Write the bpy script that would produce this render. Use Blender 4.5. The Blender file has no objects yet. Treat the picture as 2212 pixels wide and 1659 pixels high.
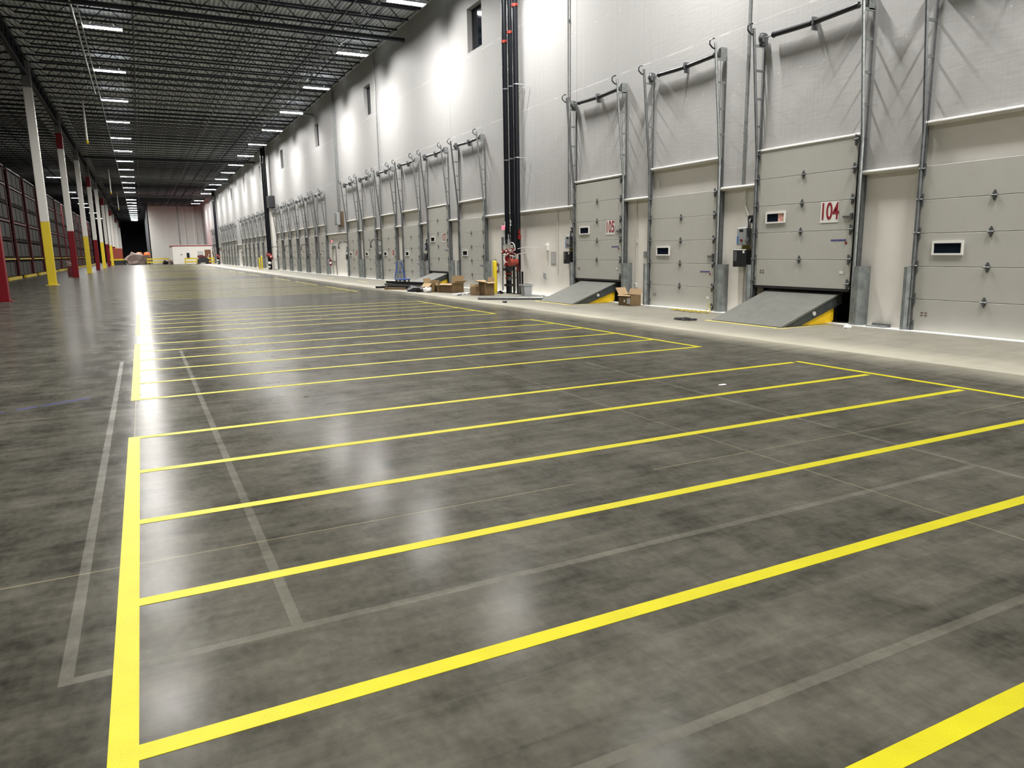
import bpy, bmesh, math, random
from mathutils import Vector, Matrix
random.seed(7)
sc = bpy.context.scene
C = sc.collection
PI = math.pi

# ------------------------------------------------------------------ materials
MATS = {}
def mat(name, col, rough=0.5, metal=0.0, spec=0.5, noise=0.0, nscale=8.0, bump=0.0, bscale=30.0, coat=0.0, stretch=(1, 1, 1)):
    m = bpy.data.materials.new(name); m.use_nodes = True
    nt = m.node_tree; b = nt.nodes['Principled BSDF']
    b.inputs['Roughness'].default_value = rough
    b.inputs['Metallic'].default_value = metal
    b.inputs['Specular IOR Level'].default_value = spec
    b.inputs['Coat Weight'].default_value = coat
    b.inputs['Base Color'].default_value = (*col, 1)
    if noise > 0 or bump > 0:
        tc = nt.nodes.new('ShaderNodeTexCoord'); mp = nt.nodes.new('ShaderNodeMapping')
        mp.inputs['Scale'].default_value = stretch
        nt.links.new(tc.outputs['Object'], mp.inputs['Vector'])
    if noise > 0:
        n = nt.nodes.new('ShaderNodeTexNoise'); n.inputs['Scale'].default_value = nscale; n.inputs['Detail'].default_value = 6
        nt.links.new(mp.outputs[0], n.inputs['Vector'])
        r = nt.nodes.new('ShaderNodeValToRGB')
        r.color_ramp.elements[0].position = 0.3; r.color_ramp.elements[1].position = 0.7
        r.color_ramp.elements[0].color = (*[max(0, c * (1 - noise)) for c in col], 1)
        r.color_ramp.elements[1].color = (*[min(1, c * (1 + noise)) for c in col], 1)
        nt.links.new(n.outputs['Fac'], r.inputs[0]); nt.links.new(r.outputs[0], b.inputs['Base Color'])
    if bump > 0:
        n2 = nt.nodes.new('ShaderNodeTexNoise'); n2.inputs['Scale'].default_value = bscale; n2.inputs['Detail'].default_value = 3
        nt.links.new(mp.outputs[0], n2.inputs['Vector'])
        bp = nt.nodes.new('ShaderNodeBump'); bp.inputs['Strength'].default_value = bump; bp.inputs['Distance'].default_value = 0.01
        nt.links.new(n2.outputs['Fac'], bp.inputs['Height']); nt.links.new(bp.outputs[0], b.inputs['Normal'])
    MATS[name] = m
    return m

def emat(name, col, s, beam=False):
    m = bpy.data.materials.new(name); m.use_nodes = True
    nt = m.node_tree; nt.nodes.clear()
    o = nt.nodes.new('ShaderNodeOutputMaterial'); e = nt.nodes.new('ShaderNodeEmission')
    e.inputs[0].default_value = (*col, 1); e.inputs[1].default_value = s
    if beam:      # luminaire optics: intensity falls off away from the lamp's axis
        g = nt.nodes.new('ShaderNodeNewGeometry'); d = nt.nodes.new('ShaderNodeVectorMath'); d.operation = 'DOT_PRODUCT'
        nt.links.new(g.outputs['Incoming'], d.inputs[0]); nt.links.new(g.outputs['Normal'], d.inputs[1])
        k = nt.nodes.new('ShaderNodeMath'); k.operation = 'MULTIPLY'; k.use_clamp = False; k.inputs[1].default_value = s * .4
        k2 = nt.nodes.new('ShaderNodeMath'); k2.operation = 'ADD'; k2.inputs[1].default_value = s * .6; nt.links.new(k.outputs[0], k2.inputs[0])
        nt.links.new(d.outputs['Value'], k.inputs[0]); # aisle optics: narrow across the hall, wide along it
        sx = nt.nodes.new('ShaderNodeSeparateXYZ'); nt.links.new(g.outputs['Incoming'], sx.inputs[0])
        q = [nt.nodes.new('ShaderNodeMath') for _ in range(4)]
        q[0].operation = 'MULTIPLY'; nt.links.new(sx.outputs[0], q[0].inputs[0]); nt.links.new(sx.outputs[0], q[0].inputs[1])
        q[1].operation = 'SUBTRACT'; q[1].inputs[0].default_value = 1.0; nt.links.new(q[0].outputs[0], q[1].inputs[1])
        q[2].operation = 'POWER'; q[2].inputs[1].default_value = 2.9; nt.links.new(q[1].outputs[0], q[2].inputs[0])
        q[3].operation = 'MULTIPLY'; nt.links.new(q[2].outputs[0], q[3].inputs[0]); nt.links.new(k2.outputs[0], q[3].inputs[1])
        nt.links.new(q[3].outputs[0], e.inputs[1])
    nt.links.new(e.outputs[0], o.inputs[0]); MATS[name] = m
    m.cycles.emission_sampling = 'FRONT' if name.startswith('led') else 'NONE'
    return m

mat('white_paint', (.86, .83, .775), .5, noise=.03, nscale=1.5)
mat('trim_white', (.62, .61, .57), .4)
mat('door_beige', (.465, .46, .425), .45, noise=.025, nscale=3, bump=.03, bscale=120)
mat('galv', (.36, .38, .38), .42, .85, noise=.18, nscale=14)
mat('galv_dark', (.16, .17, .175), .45, .7, noise=.2, nscale=10)
mat('guard_steel', (.23, .25, .25), .5, .55, noise=.28, nscale=6)
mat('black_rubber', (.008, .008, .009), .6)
mat('black_metal', (.012, .013, .016), .35)
mat('black_pipe', (.005, .006, .009), .35, spec=.3)
mat('joist_black', (.007, .010, .02), .45)
mat('deck_grey', (.66, .71, .77), .5)
mat('dark_glass', (.008, .012, .022), .06, spec=.6)
mat('pink_view', (.62, .33, .27), .5, noise=.6, nscale=30)
mat('frame_white', (.78, .78, .74), .4)
mat('red_number', (.25, .008, .02), .5)
mat('blue_ink', (.03, .03, .25), .5)
mat('yellow_paint', (.37, .335, .0035), .4, spec=.14, noise=.06, nscale=5, bump=.25, bscale=160)
mat('yellow_pale', (.55, .46, .09), .5, noise=.1)
mat('safety_yellow', (.58, .44, .012), .4)
mat('ramp_yellow', (.72, .46, .01), .5, noise=.1)
mat('ramp_plate', (.118, .122, .11), .42, .25, noise=.12, nscale=5, bump=.05, bscale=60)
mat('ramp_side', (.035, .042, .04), .5, noise=.2, nscale=4)
mat('red_paint', (.15, .004, .009), .45, spec=.2)
mat('dark_red', (.10, .008, .011), .5)
mat('column_white', (.60, .59, .56), .35)
mat('column_grey', (.14, .14, .14), .5)
mat('grey_box', (.30, .32, .33), .4)
mat('label_blue', (.05, .16, .45), .4)
mat('cardboard', (.17, .11, .052), .75, noise=.12, nscale=7)
mat('cardboard_light', (.34, .24, .13), .75, noise=.08, nscale=7)
mat('paper_white', (.8, .8, .78), .6)
mat('plastic_grey', (.34, .35, .37), .45)
mat('blue_cart', (.03, .07, .26), .35)
mat('wood', (.16, .10, .05), .6, noise=.2, nscale=9, stretch=(1, 1, 8))
mat('brown_door', (.17, .06, .025), .5)
mat('office_white', (.78, .76, .72), .5)
mat('office_trim', (.36, .06, .07), .5)
mat('orange', (.62, .14, .03), .5)
mat('load_wrap', (.03, .029, .028), .65, spec=.2, noise=.3, nscale=3, stretch=(1, 1, .3))
mat('load_carton', (.20, .15, .11), .6, noise=.3, nscale=3)
mat('pallet_wood', (.035, .024, .015), .8, spec=.1)
mat('rack_beam', (.014, .007, .007), .8, spec=.1)
mat('orange_red', (.24, .03, .015), .45)
mat('copper_red', (.2, .025, .015), .4)
mat('far_wall_grey', (.50, .50, .475), .55, noise=.03, nscale=.6)
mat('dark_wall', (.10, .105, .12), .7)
mat('valve_red', (.17, .009, .01), .3)
mat('hose_grey', (.5, .5, .49), .5)
mat('brown_tarp', (.20, .15, .13), .7, noise=.25, nscale=4)
emat('led', (1.0, .97, .925), 790.0, beam=True)
emat('led_up', (1.0, .98, .95), 40.0)
emat('exit_red', (1.0, .05, .09), 5.0)

# insulated wall panels: vertical ribs, shallow dents, faint joints
def wall_material():
    m = bpy.data.materials.new('panel_wall'); m.use_nodes = True
    nt = m.node_tree; N = nt.nodes; L = nt.links; b = N['Principled BSDF']
    b.inputs['Roughness'].default_value = .62; b.inputs['Specular IOR Level'].default_value = .12
    geo = N.new('ShaderNodeNewGeometry'); sep = N.new('ShaderNodeSeparateXYZ'); L.new(geo.outputs['Position'], sep.inputs[0])
    def M(op, a, bb=None, c=None):
        n = N.new('ShaderNodeMath'); n.operation = op
        for i, v in enumerate((a, bb, c)):
            if v is None: continue
            if isinstance(v, (int, float)): n.inputs[i].default_value = v
            else: L.new(v, n.inputs[i])
        return n.outputs[0]
    Y, Z = sep.outputs['Y'], sep.outputs['Z']
    def line(coord, period, off, w):
        f = M('FRACT', M('DIVIDE', M('ADD', coord, off), period))
        return M('LESS_THAN', f, w / period)
    vj = line(Y, 10.9, 100 * 10.9 - 10.35, .035)
    vj2 = line(Y, 1.215, 121.5 - .4, .012)
    h1 = M('LESS_THAN', M('ABSOLUTE', M('SUBTRACT', Z, 6.73)), .02)
    h2 = M('LESS_THAN', M('ABSOLUTE', M('SUBTRACT', Z, 9.72)), .02)
    # broken by noise so the seams come and go
    n0 = N.new('ShaderNodeTexNoise'); n0.inputs['Scale'].default_value = .9; L.new(geo.outputs['Position'], n0.inputs['Vector'])
    gate = M('GREATER_THAN', n0.outputs['Fac'], .5)
    hs = M('MULTIPLY', M('MAXIMUM', h1, h2), M('ADD', M('MULTIPLY', gate, .7), .3))
    dark = M('ADD', M('MULTIPLY', vj, .45), M('MULTIPLY', vj2, .10))
    n1 = N.new('ShaderNodeTexNoise'); n1.inputs['Scale'].default_value = .5; n1.inputs['Detail'].default_value = 4
    L.new(geo.outputs['Position'], n1.inputs['Vector'])
    val = M('SUBTRACT', M('ADD', M('MULTIPLY', n1.outputs['Fac'], .06), .47), M('MULTIPLY', dark, .35))
    val = M('ADD', val, M('MULTIPLY', hs, .13))
    # tiny bright fasteners
    fy = M('ABSOLUTE', M('SUBTRACT', M('FRACT', M('DIVIDE', Y, .62)), .5)); fz = M('ABSOLUTE', M('SUBTRACT', M('FRACT', M('DIVIDE', M('ADD', Z, -.9), 3.05)), .5))
    dot = M('MULTIPLY', M('LESS_THAN', fy, .022), M('LESS_THAN', fz, .0045))
    val = M('ADD', val, M('MULTIPLY', dot, .25))
    cmb = N.new('ShaderNodeCombineColor')
    L.new(val, cmb.inputs[0]); L.new(M('MULTIPLY', val, 1.0), cmb.inputs[1]); L.new(M('MULTIPLY', val, 1.0), cmb.inputs[2])
    L.new(cmb.outputs[0], b.inputs['Base Color'])
    mp = N.new('ShaderNodeMapping'); mp.inputs['Scale'].default_value = (1, 5, .25); L.new(geo.outputs['Position'], mp.inputs['Vector'])
    n2 = N.new('ShaderNodeTexNoise'); n2.inputs['Scale'].default_value = 1.3; n2.inputs['Detail'].default_value = 3; L.new(mp.outputs[0], n2.inputs['Vector'])
    mp3 = N.new('ShaderNodeMapping'); mp3.inputs['Scale'].default_value = (1, 1.2, 7); L.new(geo.outputs['Position'], mp3.inputs['Vector'])
    n3 = N.new('ShaderNodeTexNoise'); n3.inputs['Scale'].default_value = 2.2; L.new(mp3.outputs[0], n3.inputs['Vector'])
    hgt = M('ADD', M('ADD', M('MULTIPLY', n2.outputs['Fac'], 1.2), M('MULTIPLY', n3.outputs['Fac'], .35)), M('MULTIPLY', M('ADD', hs, vj), .5))
    bp = N.new('ShaderNodeBump'); bp.inputs['Strength'].default_value = .35; bp.inputs['Distance'].default_value = .02
    L.new(hgt, bp.inputs['Height']); L.new(bp.outputs[0], b.inputs['Normal'])
    MATS['panel_wall'] = m
wall_material()

# polished concrete with saw joints, residue of removed tape, chalk and worn band with wall reflection painted in
def floor_material():
    m = bpy.data.materials.new('polished_concrete'); m.use_nodes = True
    nt = m.node_tree; N = nt.nodes; L = nt.links; b = N['Principled BSDF']
    geo = N.new('ShaderNodeNewGeometry'); sep = N.new('ShaderNodeSeparateXYZ'); L.new(geo.outputs['Position'], sep.inputs[0])
    X, Y = sep.outputs['X'], sep.outputs['Y']
    def M(op, a, bb=None):
        n = N.new('ShaderNodeMath'); n.operation = op
        for i, v in enumerate((a, bb)):
            if v is None: continue
            if isinstance(v, (int, float)): n.inputs[i].default_value = v
            else: L.new(v, n.inputs[i])
        return n.outputs[0]
    def noise(scale, detail=5, st=(1, 1, 1), rough=.5):
        mp = N.new('ShaderNodeMapping'); mp.inputs['Scale'].default_value = st; L.new(geo.outputs['Position'], mp.inputs['Vector'])
        n = N.new('ShaderNodeTexNoise'); n.inputs['Scale'].default_value = scale; n.inputs['Detail'].default_value = detail; n.inputs['Roughness'].default_value = rough
        L.new(mp.outputs[0], n.inputs['Vector']); return n.outputs['Fac']
    def near(c, v, w): return M('LESS_THAN', M('ABSOLUTE', M('SUBTRACT', c, v)), w / 2)
    def rng(c, a, bb): return M('MULTIPLY', M('GREATER_THAN', c, a), M('LESS_THAN', c, bb))
    def mx(*a):
        r = a[0]
        for q in a[1:]: r = M('MAXIMUM', r, q)
        return r
    big = noise(.45, 8, rough=.62); mid = noise(2.6, 8, (1, .6, 1), .65); fine = noise(26, 4, (1, .5, 1))
    v = M('ADD', M('MULTIPLY', M('SUBTRACT', big, .5), .07), M('MULTIPLY', M('SUBTRACT', mid, .5), .085))
    v = M('ADD', v, M('ADD', M('MULTIPLY', M('SUBTRACT', fine, .5), .03), M('MULTIPLY', M('SUBTRACT', noise(3.4, 6, (.28, 1.6, 1), .6), .5), .075)))
    v = M('ADD', v, M('MULTIPLY', M('SUBTRACT', noise(9, 8, (.7, 1.3, 1), .7), .5), .05))
    v = M('ADD', v, .055)
    sm = N.new('ShaderNodeClamp'); sm.inputs['Min'].default_value = .026; sm.inputs['Max'].default_value = .14; L.new(v, sm.inputs[0]); v = sm.outputs[0]
    # ghost of old tape (a grid of strips where tape was pulled up)
    rA = M('MULTIPLY', near(X, .475, .052), rng(Y, 3.13, 14))
    rB = M('MULTIPLY', near(Y, 3.125, .052), rng(X, -.45, 5.48))
    rC = M('MULTIPLY', near(Y, 1.755, .052), rng(X, -.45, 5.48))
    rD = M('MULTIPLY', near(X, -.425, .052), rng(Y, 3.1, 13))
    rE = M('MULTIPLY', near(M('ADD', X, M('MULTIPLY', Y, -.045)), 5.33, .045), rng(Y, 1.6, 9))
    wear = M('ADD', M('MULTIPLY', noise(3.1, 3), .7), .3)
    res = M('MULTIPLY', mx(rA, rB, rC, rD, rE), wear)
    v = M('ADD', v, M('MULTIPLY', res, .036))
    rF = M('MULTIPLY', rng(Y, 1.95, 2.3), M('LESS_THAN', X, 8.9))
    v = M('ADD', v, M('MULTIPLY', M('MULTIPLY', rF, noise(1.7, 5)), .018))
    # worn pale band and slab joint; band and apron also carry painted wall reflection
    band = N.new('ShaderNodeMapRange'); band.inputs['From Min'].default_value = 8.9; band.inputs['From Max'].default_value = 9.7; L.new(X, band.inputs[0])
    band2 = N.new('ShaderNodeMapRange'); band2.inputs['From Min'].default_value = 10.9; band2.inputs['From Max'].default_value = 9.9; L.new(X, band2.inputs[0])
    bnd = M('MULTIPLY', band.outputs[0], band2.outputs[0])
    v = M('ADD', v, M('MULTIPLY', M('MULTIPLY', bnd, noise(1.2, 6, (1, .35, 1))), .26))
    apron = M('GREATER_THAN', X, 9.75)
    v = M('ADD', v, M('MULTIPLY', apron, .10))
    v = M('SUBTRACT', v, M('MULTIPLY', M('LESS_THAN', X, -.21), M('ADD', M('MULTIPLY', big, .012), .006)))   # floor colour darker left of the thick yellow line
    # saw cuts
    c1 = M('MULTIPLY', near(M('FRACT', M('DIVIDE', M('ADD', Y, 457 - 4.24 + 2.285), 4.57)), .5, .002), M('LESS_THAN', X, 9.75))
    c2 = M('MULTIPLY', near(M('FRACT', M('DIVIDE', M('ADD', X, 450 - 4.29 + 2.25), 4.50)), .5, .002), M('LESS_THAN', X, 9.4))
    cut = M('MULTIPLY', mx(c1, c2, near(X, 9.75, .012)), M('GREATER_THAN', noise(.8, 2), .36))
    # blue chalk marks on the left
    bl = M('MULTIPLY', M('MULTIPLY', near(M('SUBTRACT', Y, M('MULTIPLY', X, .54)), 10.22, .06), rng(X, -2.4, -.7)), M('GREATER_THAN', noise(2.2, 2), .47))
    col = N.new('ShaderNodeCombineColor')
    L.new(v, col.inputs[0]); L.new(M('MULTIPLY', v, .955), col.inputs[1]); L.new(M('MULTIPLY', v, .77), col.inputs[2])
    m1 = N.new('ShaderNodeMix'); m1.data_type = 'RGBA'; L.new(M('MULTIPLY', cut, .55), m1.inputs[0]); L.new(col.outputs[0], m1.inputs[6]); m1.inputs[7].default_value = (.22, .19, .12, 1)
    m2 = N.new('ShaderNodeMix'); m2.data_type = 'RGBA'; L.new(M('MULTIPLY', bl, .55), m2.inputs[0]); L.new(m1.outputs[2], m2.inputs[6]); m2.inputs[7].default_value = (.04, .05, .26, 1)
    L.new(m2.outputs[2], b.inputs['Base Color'])
    r = M('ADD', M('ADD', M('MULTIPLY', mid, .14), .12), M('MULTIPLY', apron, .17))
    r = M('ADD', r, M('MULTIPLY', res, .12))
    L.new(r, b.inputs['Roughness'])
    b.inputs['Specular IOR Level'].default_value = 0.0
    hb = M('ADD', M('MULTIPLY', noise(5, 3), .5), M('MULTIPLY', noise(22, 2), .25))
    bp = N.new('ShaderNodeBump'); bp.inputs['Strength'].default_value = .05; bp.inputs['Distance'].default_value = .02
    L.new(hb, bp.inputs['Height']); L.new(bp.outputs[0], b.inputs['Normal'])
    # sealed, dusty concrete: weak mirror that grows towards grazing angles
    gl = N.new('ShaderNodeBsdfGlossy'); L.new(r, gl.inputs['Roughness']); L.new(bp.outputs[0], gl.inputs['Normal'])
    dt = N.new('ShaderNodeVectorMath'); dt.operation = 'DOT_PRODUCT'; L.new(geo.outputs['Incoming'], dt.inputs[0]); L.new(geo.outputs['Normal'], dt.inputs[1])
    fr = M('ADD', M('MULTIPLY', M('POWER', M('SUBTRACT', 1.0, dt.outputs['Value']), 5.0), .28), .0035)
    ms = N.new('ShaderNodeMixShader'); L.new(fr, ms.inputs[0]); L.new(b.outputs[0], ms.inputs[1]); L.new(gl.outputs[0], ms.inputs[2])
    L.new(ms.outputs[0], N['Material Output'].inputs['Surface'])
    MATS['polished_concrete'] = m
floor_material()

# ------------------------------------------------------------------ mesh helpers
class MB:
    def __init__(s): s.v = []; s.f = []; s.mi = []; s.cur = 0
    def _add(s, vs, fs):
        o = len(s.v); s.v += [tuple(q) for q in vs]
        s.f += [tuple(o + i for i in f) for f in fs]; s.mi += [s.cur] * len(fs)
    def box(s, x0, x1, y0, y1, z0, z1, M=None):
        x0, x1 = min(x0, x1), max(x0, x1); y0, y1 = min(y0, y1), max(y0, y1); z0, z1 = min(z0, z1), max(z0, z1)
        vs = [Vector(q) for q in ((x0, y0, z0), (x1, y0, z0), (x1, y1, z0), (x0, y1, z0), (x0, y0, z1), (x1, y0, z1), (x1, y1, z1), (x0, y1, z1))]
        if M: vs = [M @ q for q in vs]
        s._add(vs, [(0, 3, 2, 1), (4, 5, 6, 7), (0, 1, 5, 4), (1, 2, 6, 5), (2, 3, 7, 6), (3, 0, 4, 7)]); return s
    def cbox(s, c, d, M=None):
        return s.box(c[0] - d[0] / 2, c[0] + d[0] / 2, c[1] - d[1] / 2, c[1] + d[1] / 2, c[2] - d[2] / 2, c[2] + d[2] / 2, M)
    def tube(s, pts, r, n=10, cap=True):
        pts = [Vector(q) for q in pts]; rings = []
        rr = r if isinstance(r, (list, tuple)) else [r] * len(pts)
        ref = None
        for i, p in enumerate(pts):
            d = (pts[min(i + 1, len(pts) - 1)] - pts[max(i - 1, 0)]).normalized()
            if ref is None: ref = Vector((0, 0, 1)) if abs(d.z) < .9 else Vector((1, 0, 0))
            u = (ref - d * ref.dot(d))
            if u.length < 1e-6: u = d.orthogonal()
            u.normalize(); w = d.cross(u); ref = u
            rings.append([p + (u * math.cos(2 * PI * k / n + PI / n) + w * math.sin(2 * PI * k / n + PI / n)) * rr[i] for k in range(n)])
        vs = [q for g in rings for q in g]; fs = []
        for i in range(len(pts) - 1):
            for k in range(n):
                a = i * n + k; b2 = i * n + (k + 1) % n; fs.append((a, b2, b2 + n, a + n))
        if cap:
            fs.append(tuple(reversed(range(n)))); fs.append(tuple(range((len(pts) - 1) * n, len(pts) * n)))
        s._add(vs, fs); return s
    def bar(s, a, b, w): return s.tube([a, b], w * .7071, 4)
    def cyl(s, a, b, r, n=16): return s.tube([a, b], r, n)
    def prism(s, poly, axis, a, b):
        """poly: 2-D outline in the two axes other than axis, extruded from a to b"""
        def put(p, t):
            return {'x': (t, p[0], p[1]), 'y': (p[0], t, p[1]), 'z': (p[0], p[1], t)}[axis]
        n = len(poly); vs = [put(p, a) for p in poly] + [put(p, b) for p in poly]
        fs = [tuple(range(n)), tuple(reversed(range(n, 2 * n)))] + [((i + 1) % n, i, i + n, (i + 1) % n + n) for i in range(n)]
        s._add(vs, fs); return s
    def lathe(s, prof, c=(0, 0, 0), n=20):
        vs = []; fs = []
        for r, z in prof:
            vs += [(c[0] + r * math.cos(2 * PI * k / n), c[1] + r * math.sin(2 * PI * k / n), c[2] + z) for k in range(n)]
        for i in range(len(prof) - 1):
            for k in range(n):
                a = i * n + k; b2 = i * n + (k + 1) % n; fs.append((a, b2, b2 + n, a + n))
        s._add(vs, fs); return s
    def quad(s, a, b, c, d): s._add([a, b, c, d], [(0, 1, 2, 3)]); return s
    def mesh(s, name, mats, bevel=0, smooth=False):
        me = bpy.data.meshes.new(name); me.from_pydata(s.v, [], s.f)
        for m in mats: me.materials.append(MATS[m])
        for p, i in zip(me.polygons, s.mi): p.material_index = i
        bm = bmesh.new(); bm.from_mesh(me)
        if bevel: bmesh.ops.bevel(bm, geom=list(bm.edges), offset=bevel, segments=1, affect='EDGES', clamp_overlap=True)
        bmesh.ops.recalc_face_normals(bm, faces=bm.faces)
        bm.to_mesh(me); bm.free()
        if smooth:
            for p in me.polygons: p.use_smooth = True
            me.set_sharp_from_angle(angle=.7)
        me.update(); return me

def link(name, me, parent=None, loc=None):
    o = bpy.data.objects.new(name, me); C.objects.link(o)
    if parent: o.parent = parent
    if loc: o.location = loc
    return o
def obj(name, mb, m, parent=None, loc=None, bevel=0, smooth=False):
    ms = [m] if isinstance(m, str) else m
    return link(name, mb.mesh(name, ms, bevel, smooth), parent, loc)
def tag(o, label=None, cat=None, group=None, kind=None):
    if label: o['label'] = label
    if cat: o['category'] = cat
    if group: o['group'] = group
    if kind: o['kind'] = kind
    return o
def empty(name, loc, label, cat, group=None, kind=None, rz=0):
    o = bpy.data.objects.new(name, None); C.objects.link(o); o.location = loc; o.rotation_euler = (0, 0, rz); o.empty_display_size = .2
    return tag(o, label, cat, group, kind)
KIDS = {}
def kids(o): return [c for c in bpy.data.objects if c.parent == o]
def copy_tree(src, tree, loc, label=None, group=None, rz=None):
    """tree = list of (child, [grandchildren]) captured once"""
    r = src.copy(); C.objects.link(r); r.location = loc
    if rz is not None: r.rotation_euler = (0, 0, rz)
    if label: r['label'] = label
    if group: r['group'] = group
    for ch, gs in tree:
        c = ch.copy(); C.objects.link(c); c.parent = r
        for g in gs:
            d = g.copy(); C.objects.link(d); d.parent = c
    return r
def tree_of(o): return [(c, kids(c)) for c in kids(o)]
def struct(name, mb, m, parent=None, label=None, bevel=0, smooth=False):
    o = obj(name, mb, m, parent, bevel=bevel, smooth=smooth)
    if not parent: o['kind'] = 'structure'
    if label: o['label'] = label; 
    return o
FACE = Matrix(((0, 0, -1, 0), (-1, 0, 0, 0), (0, 1, 0, 0), (0, 0, 0, 1)))   # text plane turned to face -X
def text_mesh(name, s, height, m, sx=1.0, M=FACE, off=(0, 0, 0), extr=.002, bold=0.0):
    cu = bpy.data.curves.new(name, 'FONT'); cu.body = s; cu.align_x = 'CENTER'; cu.align_y = 'CENTER'
    cu.size = height / .7; cu.extrude = extr; cu.offset = bold
    o = bpy.data.objects.new(name, cu); C.objects.link(o)
    bpy.context.view_layer.update()
    dg = bpy.context.evaluated_depsgraph_get()
    me = bpy.data.meshes.new_from_object(o.evaluated_get(dg))
    bpy.data.objects.remove(o); bpy.data.curves.remove(cu)
    me.transform(Matrix.Diagonal((sx, 1, 1, 1))); me.transform(M); me.transform(Matrix.Translation(off))
    me.materials.clear(); me.materials.append(MATS[m]); me.name = name
    return me

ORD = ['first', 'second', 'third', 'fourth', 'fifth', 'sixth', 'seventh', 'eighth', 'ninth', 'tenth', 'eleventh', 'twelfth', 'thirteenth', 'fourteenth',
       'fifteenth', 'sixteenth', 'seventeenth', 'eighteenth', 'nineteenth', 'twentieth']
def orde(n): return ORD[n] if n < 20 else {20: 'twenty-first', 21: 'twenty-second', 22: 'twenty-third', 23: 'twenty-fourth', 24: 'twenty-fifth', 25: 'twenty-sixth', 26: 'twenty-seventh', 27: 'twenty-eighth', 28: 'twenty-ninth', 29: 'thirtieth'}.get(n, '%dth' % (n + 1))

# ------------------------------------------------------------------ plan (metres; wall of dock doors along +Y at X = 13.2)
WX = 13.27           # lower wall face
UX = 13.21           # upper panel face
DX = 13.2            # door plane
ROOF = 13.12
Y0, YF, YE = -26.0, 181.0, 300.0
PER = 29.72
G1 = [6.32 + 1.35 - 4.06, ]     # placeholder, replaced below
doors = []           # (centre y, key)
g1 = [7.66, 11.77, 15.83, 19.93]
doors += [(y, ('g1', i)) for i, y in enumerate(g1)]
for k in range(5):
    n = 6
    for i in range(n):
        y = 29.95 + 4.045 * i + PER * k
        if y < 158: doors.append((y, ('g%d' % (k + 2), i)))
RAISED = {('g1', 1): 0.73, ('g1', 3): 0.69, ('g2', 1): 0.69}

# ------------------------------------------------------------------ floor, ceiling, walls
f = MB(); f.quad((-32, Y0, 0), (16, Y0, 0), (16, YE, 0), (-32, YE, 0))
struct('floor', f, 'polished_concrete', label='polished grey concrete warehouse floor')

d = MB(); x = -31.0; prof = []
while x < 13.3:
    prof += [(x, ROOF), (x + .07, ROOF), (x + .10, ROOF + .06), (x + .17, ROOF + .06)]; x += .20
for (xa, za), (xb, zb) in zip(prof, prof[1:]):
    d.quad((xa, Y0, za), (xb, Y0, zb), (xb, YE, zb), (xa, YE, za))
struct('ceiling', d, 'deck_grey', label='corrugated grey metal roof deck')

# right wall: upper insulated panels with stepped lower edge and window holes
WIN = [(28.55, 30.0), (44.65, 46.05), (59.0, 60.4), (74.9, 76.3), (89.6, 91.0), (104.4, 105.8), (119.6, 121.0), (134.6, 136.0)]
WZ0, WZ1 = 9.88, 11.62
HDR = [(c - 1.37, c + 1.40) for c, _ in doors]
br = {Y0, YF}
for a, b in HDR + WIN: br |= {a, b}
br = sorted(br)
uw = MB()
for a, b in zip(br, br[1:]):
    mid = (a + b) / 2
    z0 = 3.82 if any(p < mid < q for p, q in HDR) else 3.07
    if any(p < mid < q for p, q in WIN):
        uw.box(UX, UX + .34, a, b, z0, WZ0); uw.box(UX, UX + .34, a, b, WZ1, ROOF)
    else:
        uw.box(UX, UX + .34, a, b, z0, ROOF)
struct('wall_right', uw, 'panel_wall', label='tall wall of light grey insulated metal panels')
# lower white wall, open under raised doors
lw = MB(); op = [(c - 1.33, c + 1.33, RAISED[k] + .12) for c, k in doors if k in RAISED]
br = sorted({Y0, YF} | {q for a, b, _ in op for q in (a, b)})
for a, b in zip(br, br[1:]):
    mid = (a + b) / 2; zz = [h for p, q, h in op if p < mid < q]
    lw.box(WX, WX + .2, a, b, zz[0] if zz else 0, 3.84)
struct('wall_right_lower', lw, 'white_paint', label='white painted lower dock wall')
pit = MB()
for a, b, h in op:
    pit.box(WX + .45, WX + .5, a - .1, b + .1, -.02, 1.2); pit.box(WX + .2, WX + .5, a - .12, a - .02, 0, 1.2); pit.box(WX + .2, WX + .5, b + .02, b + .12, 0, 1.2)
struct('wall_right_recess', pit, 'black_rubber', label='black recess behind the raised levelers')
cb = MB(); cb.box(12.93, WX, Y0, YF, 0, .018)
struct('baseboard_right', cb, 'frame_white', label='white strip along the foot of the dock wall')

# trims at the stepped lower edge
ti = [0]
def trim(a, b, z, r=.045):
    ti[0] += 1
    t = MB(); t.tube([(UX - .045, a, z), (UX - .045, b, z)], r, 10)
    struct('trim_%d' % ti[0], t, 'trim_white', smooth=True)
hs = sorted(HDR)
for a, b in hs: trim(a, b, 3.82)
for (a, b), (c, e) in zip(hs, hs[1:]):
    trim(b + .03, c - .03, 3.07)
trim(Y0, hs[0][0], 3.07)

# windows
for i, (a, b) in enumerate(WIN):
    w = bpy.data.objects.new('window_%d' % (i + 1), None); C.objects.link(w); w.location = (UX, (a + b) / 2, WZ0); w['kind'] = 'structure'
    w['label'] = 'small dark window high on the dock wall, %s from the camera' % ORD[i]
    hw = (b - a) / 2; hh = WZ1 - WZ0
    fr = MB(); t = .05; x0, x1 = .22, .30
    fr.box(x0, x1, -hw, hw, 0, t); fr.box(x0, x1, -hw, hw, hh - t, hh); fr.box(x0, x1, -hw, -hw + t, t, hh - t); fr.box(x0, x1, hw - t, hw, t, hh - t)
    obj('window_frame', fr, 'black_metal', w)
    g = MB(); g.box(.25, .262, -hw + t, hw - t, t, hh - t); obj('pane', g, 'dark_glass', w)

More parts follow.
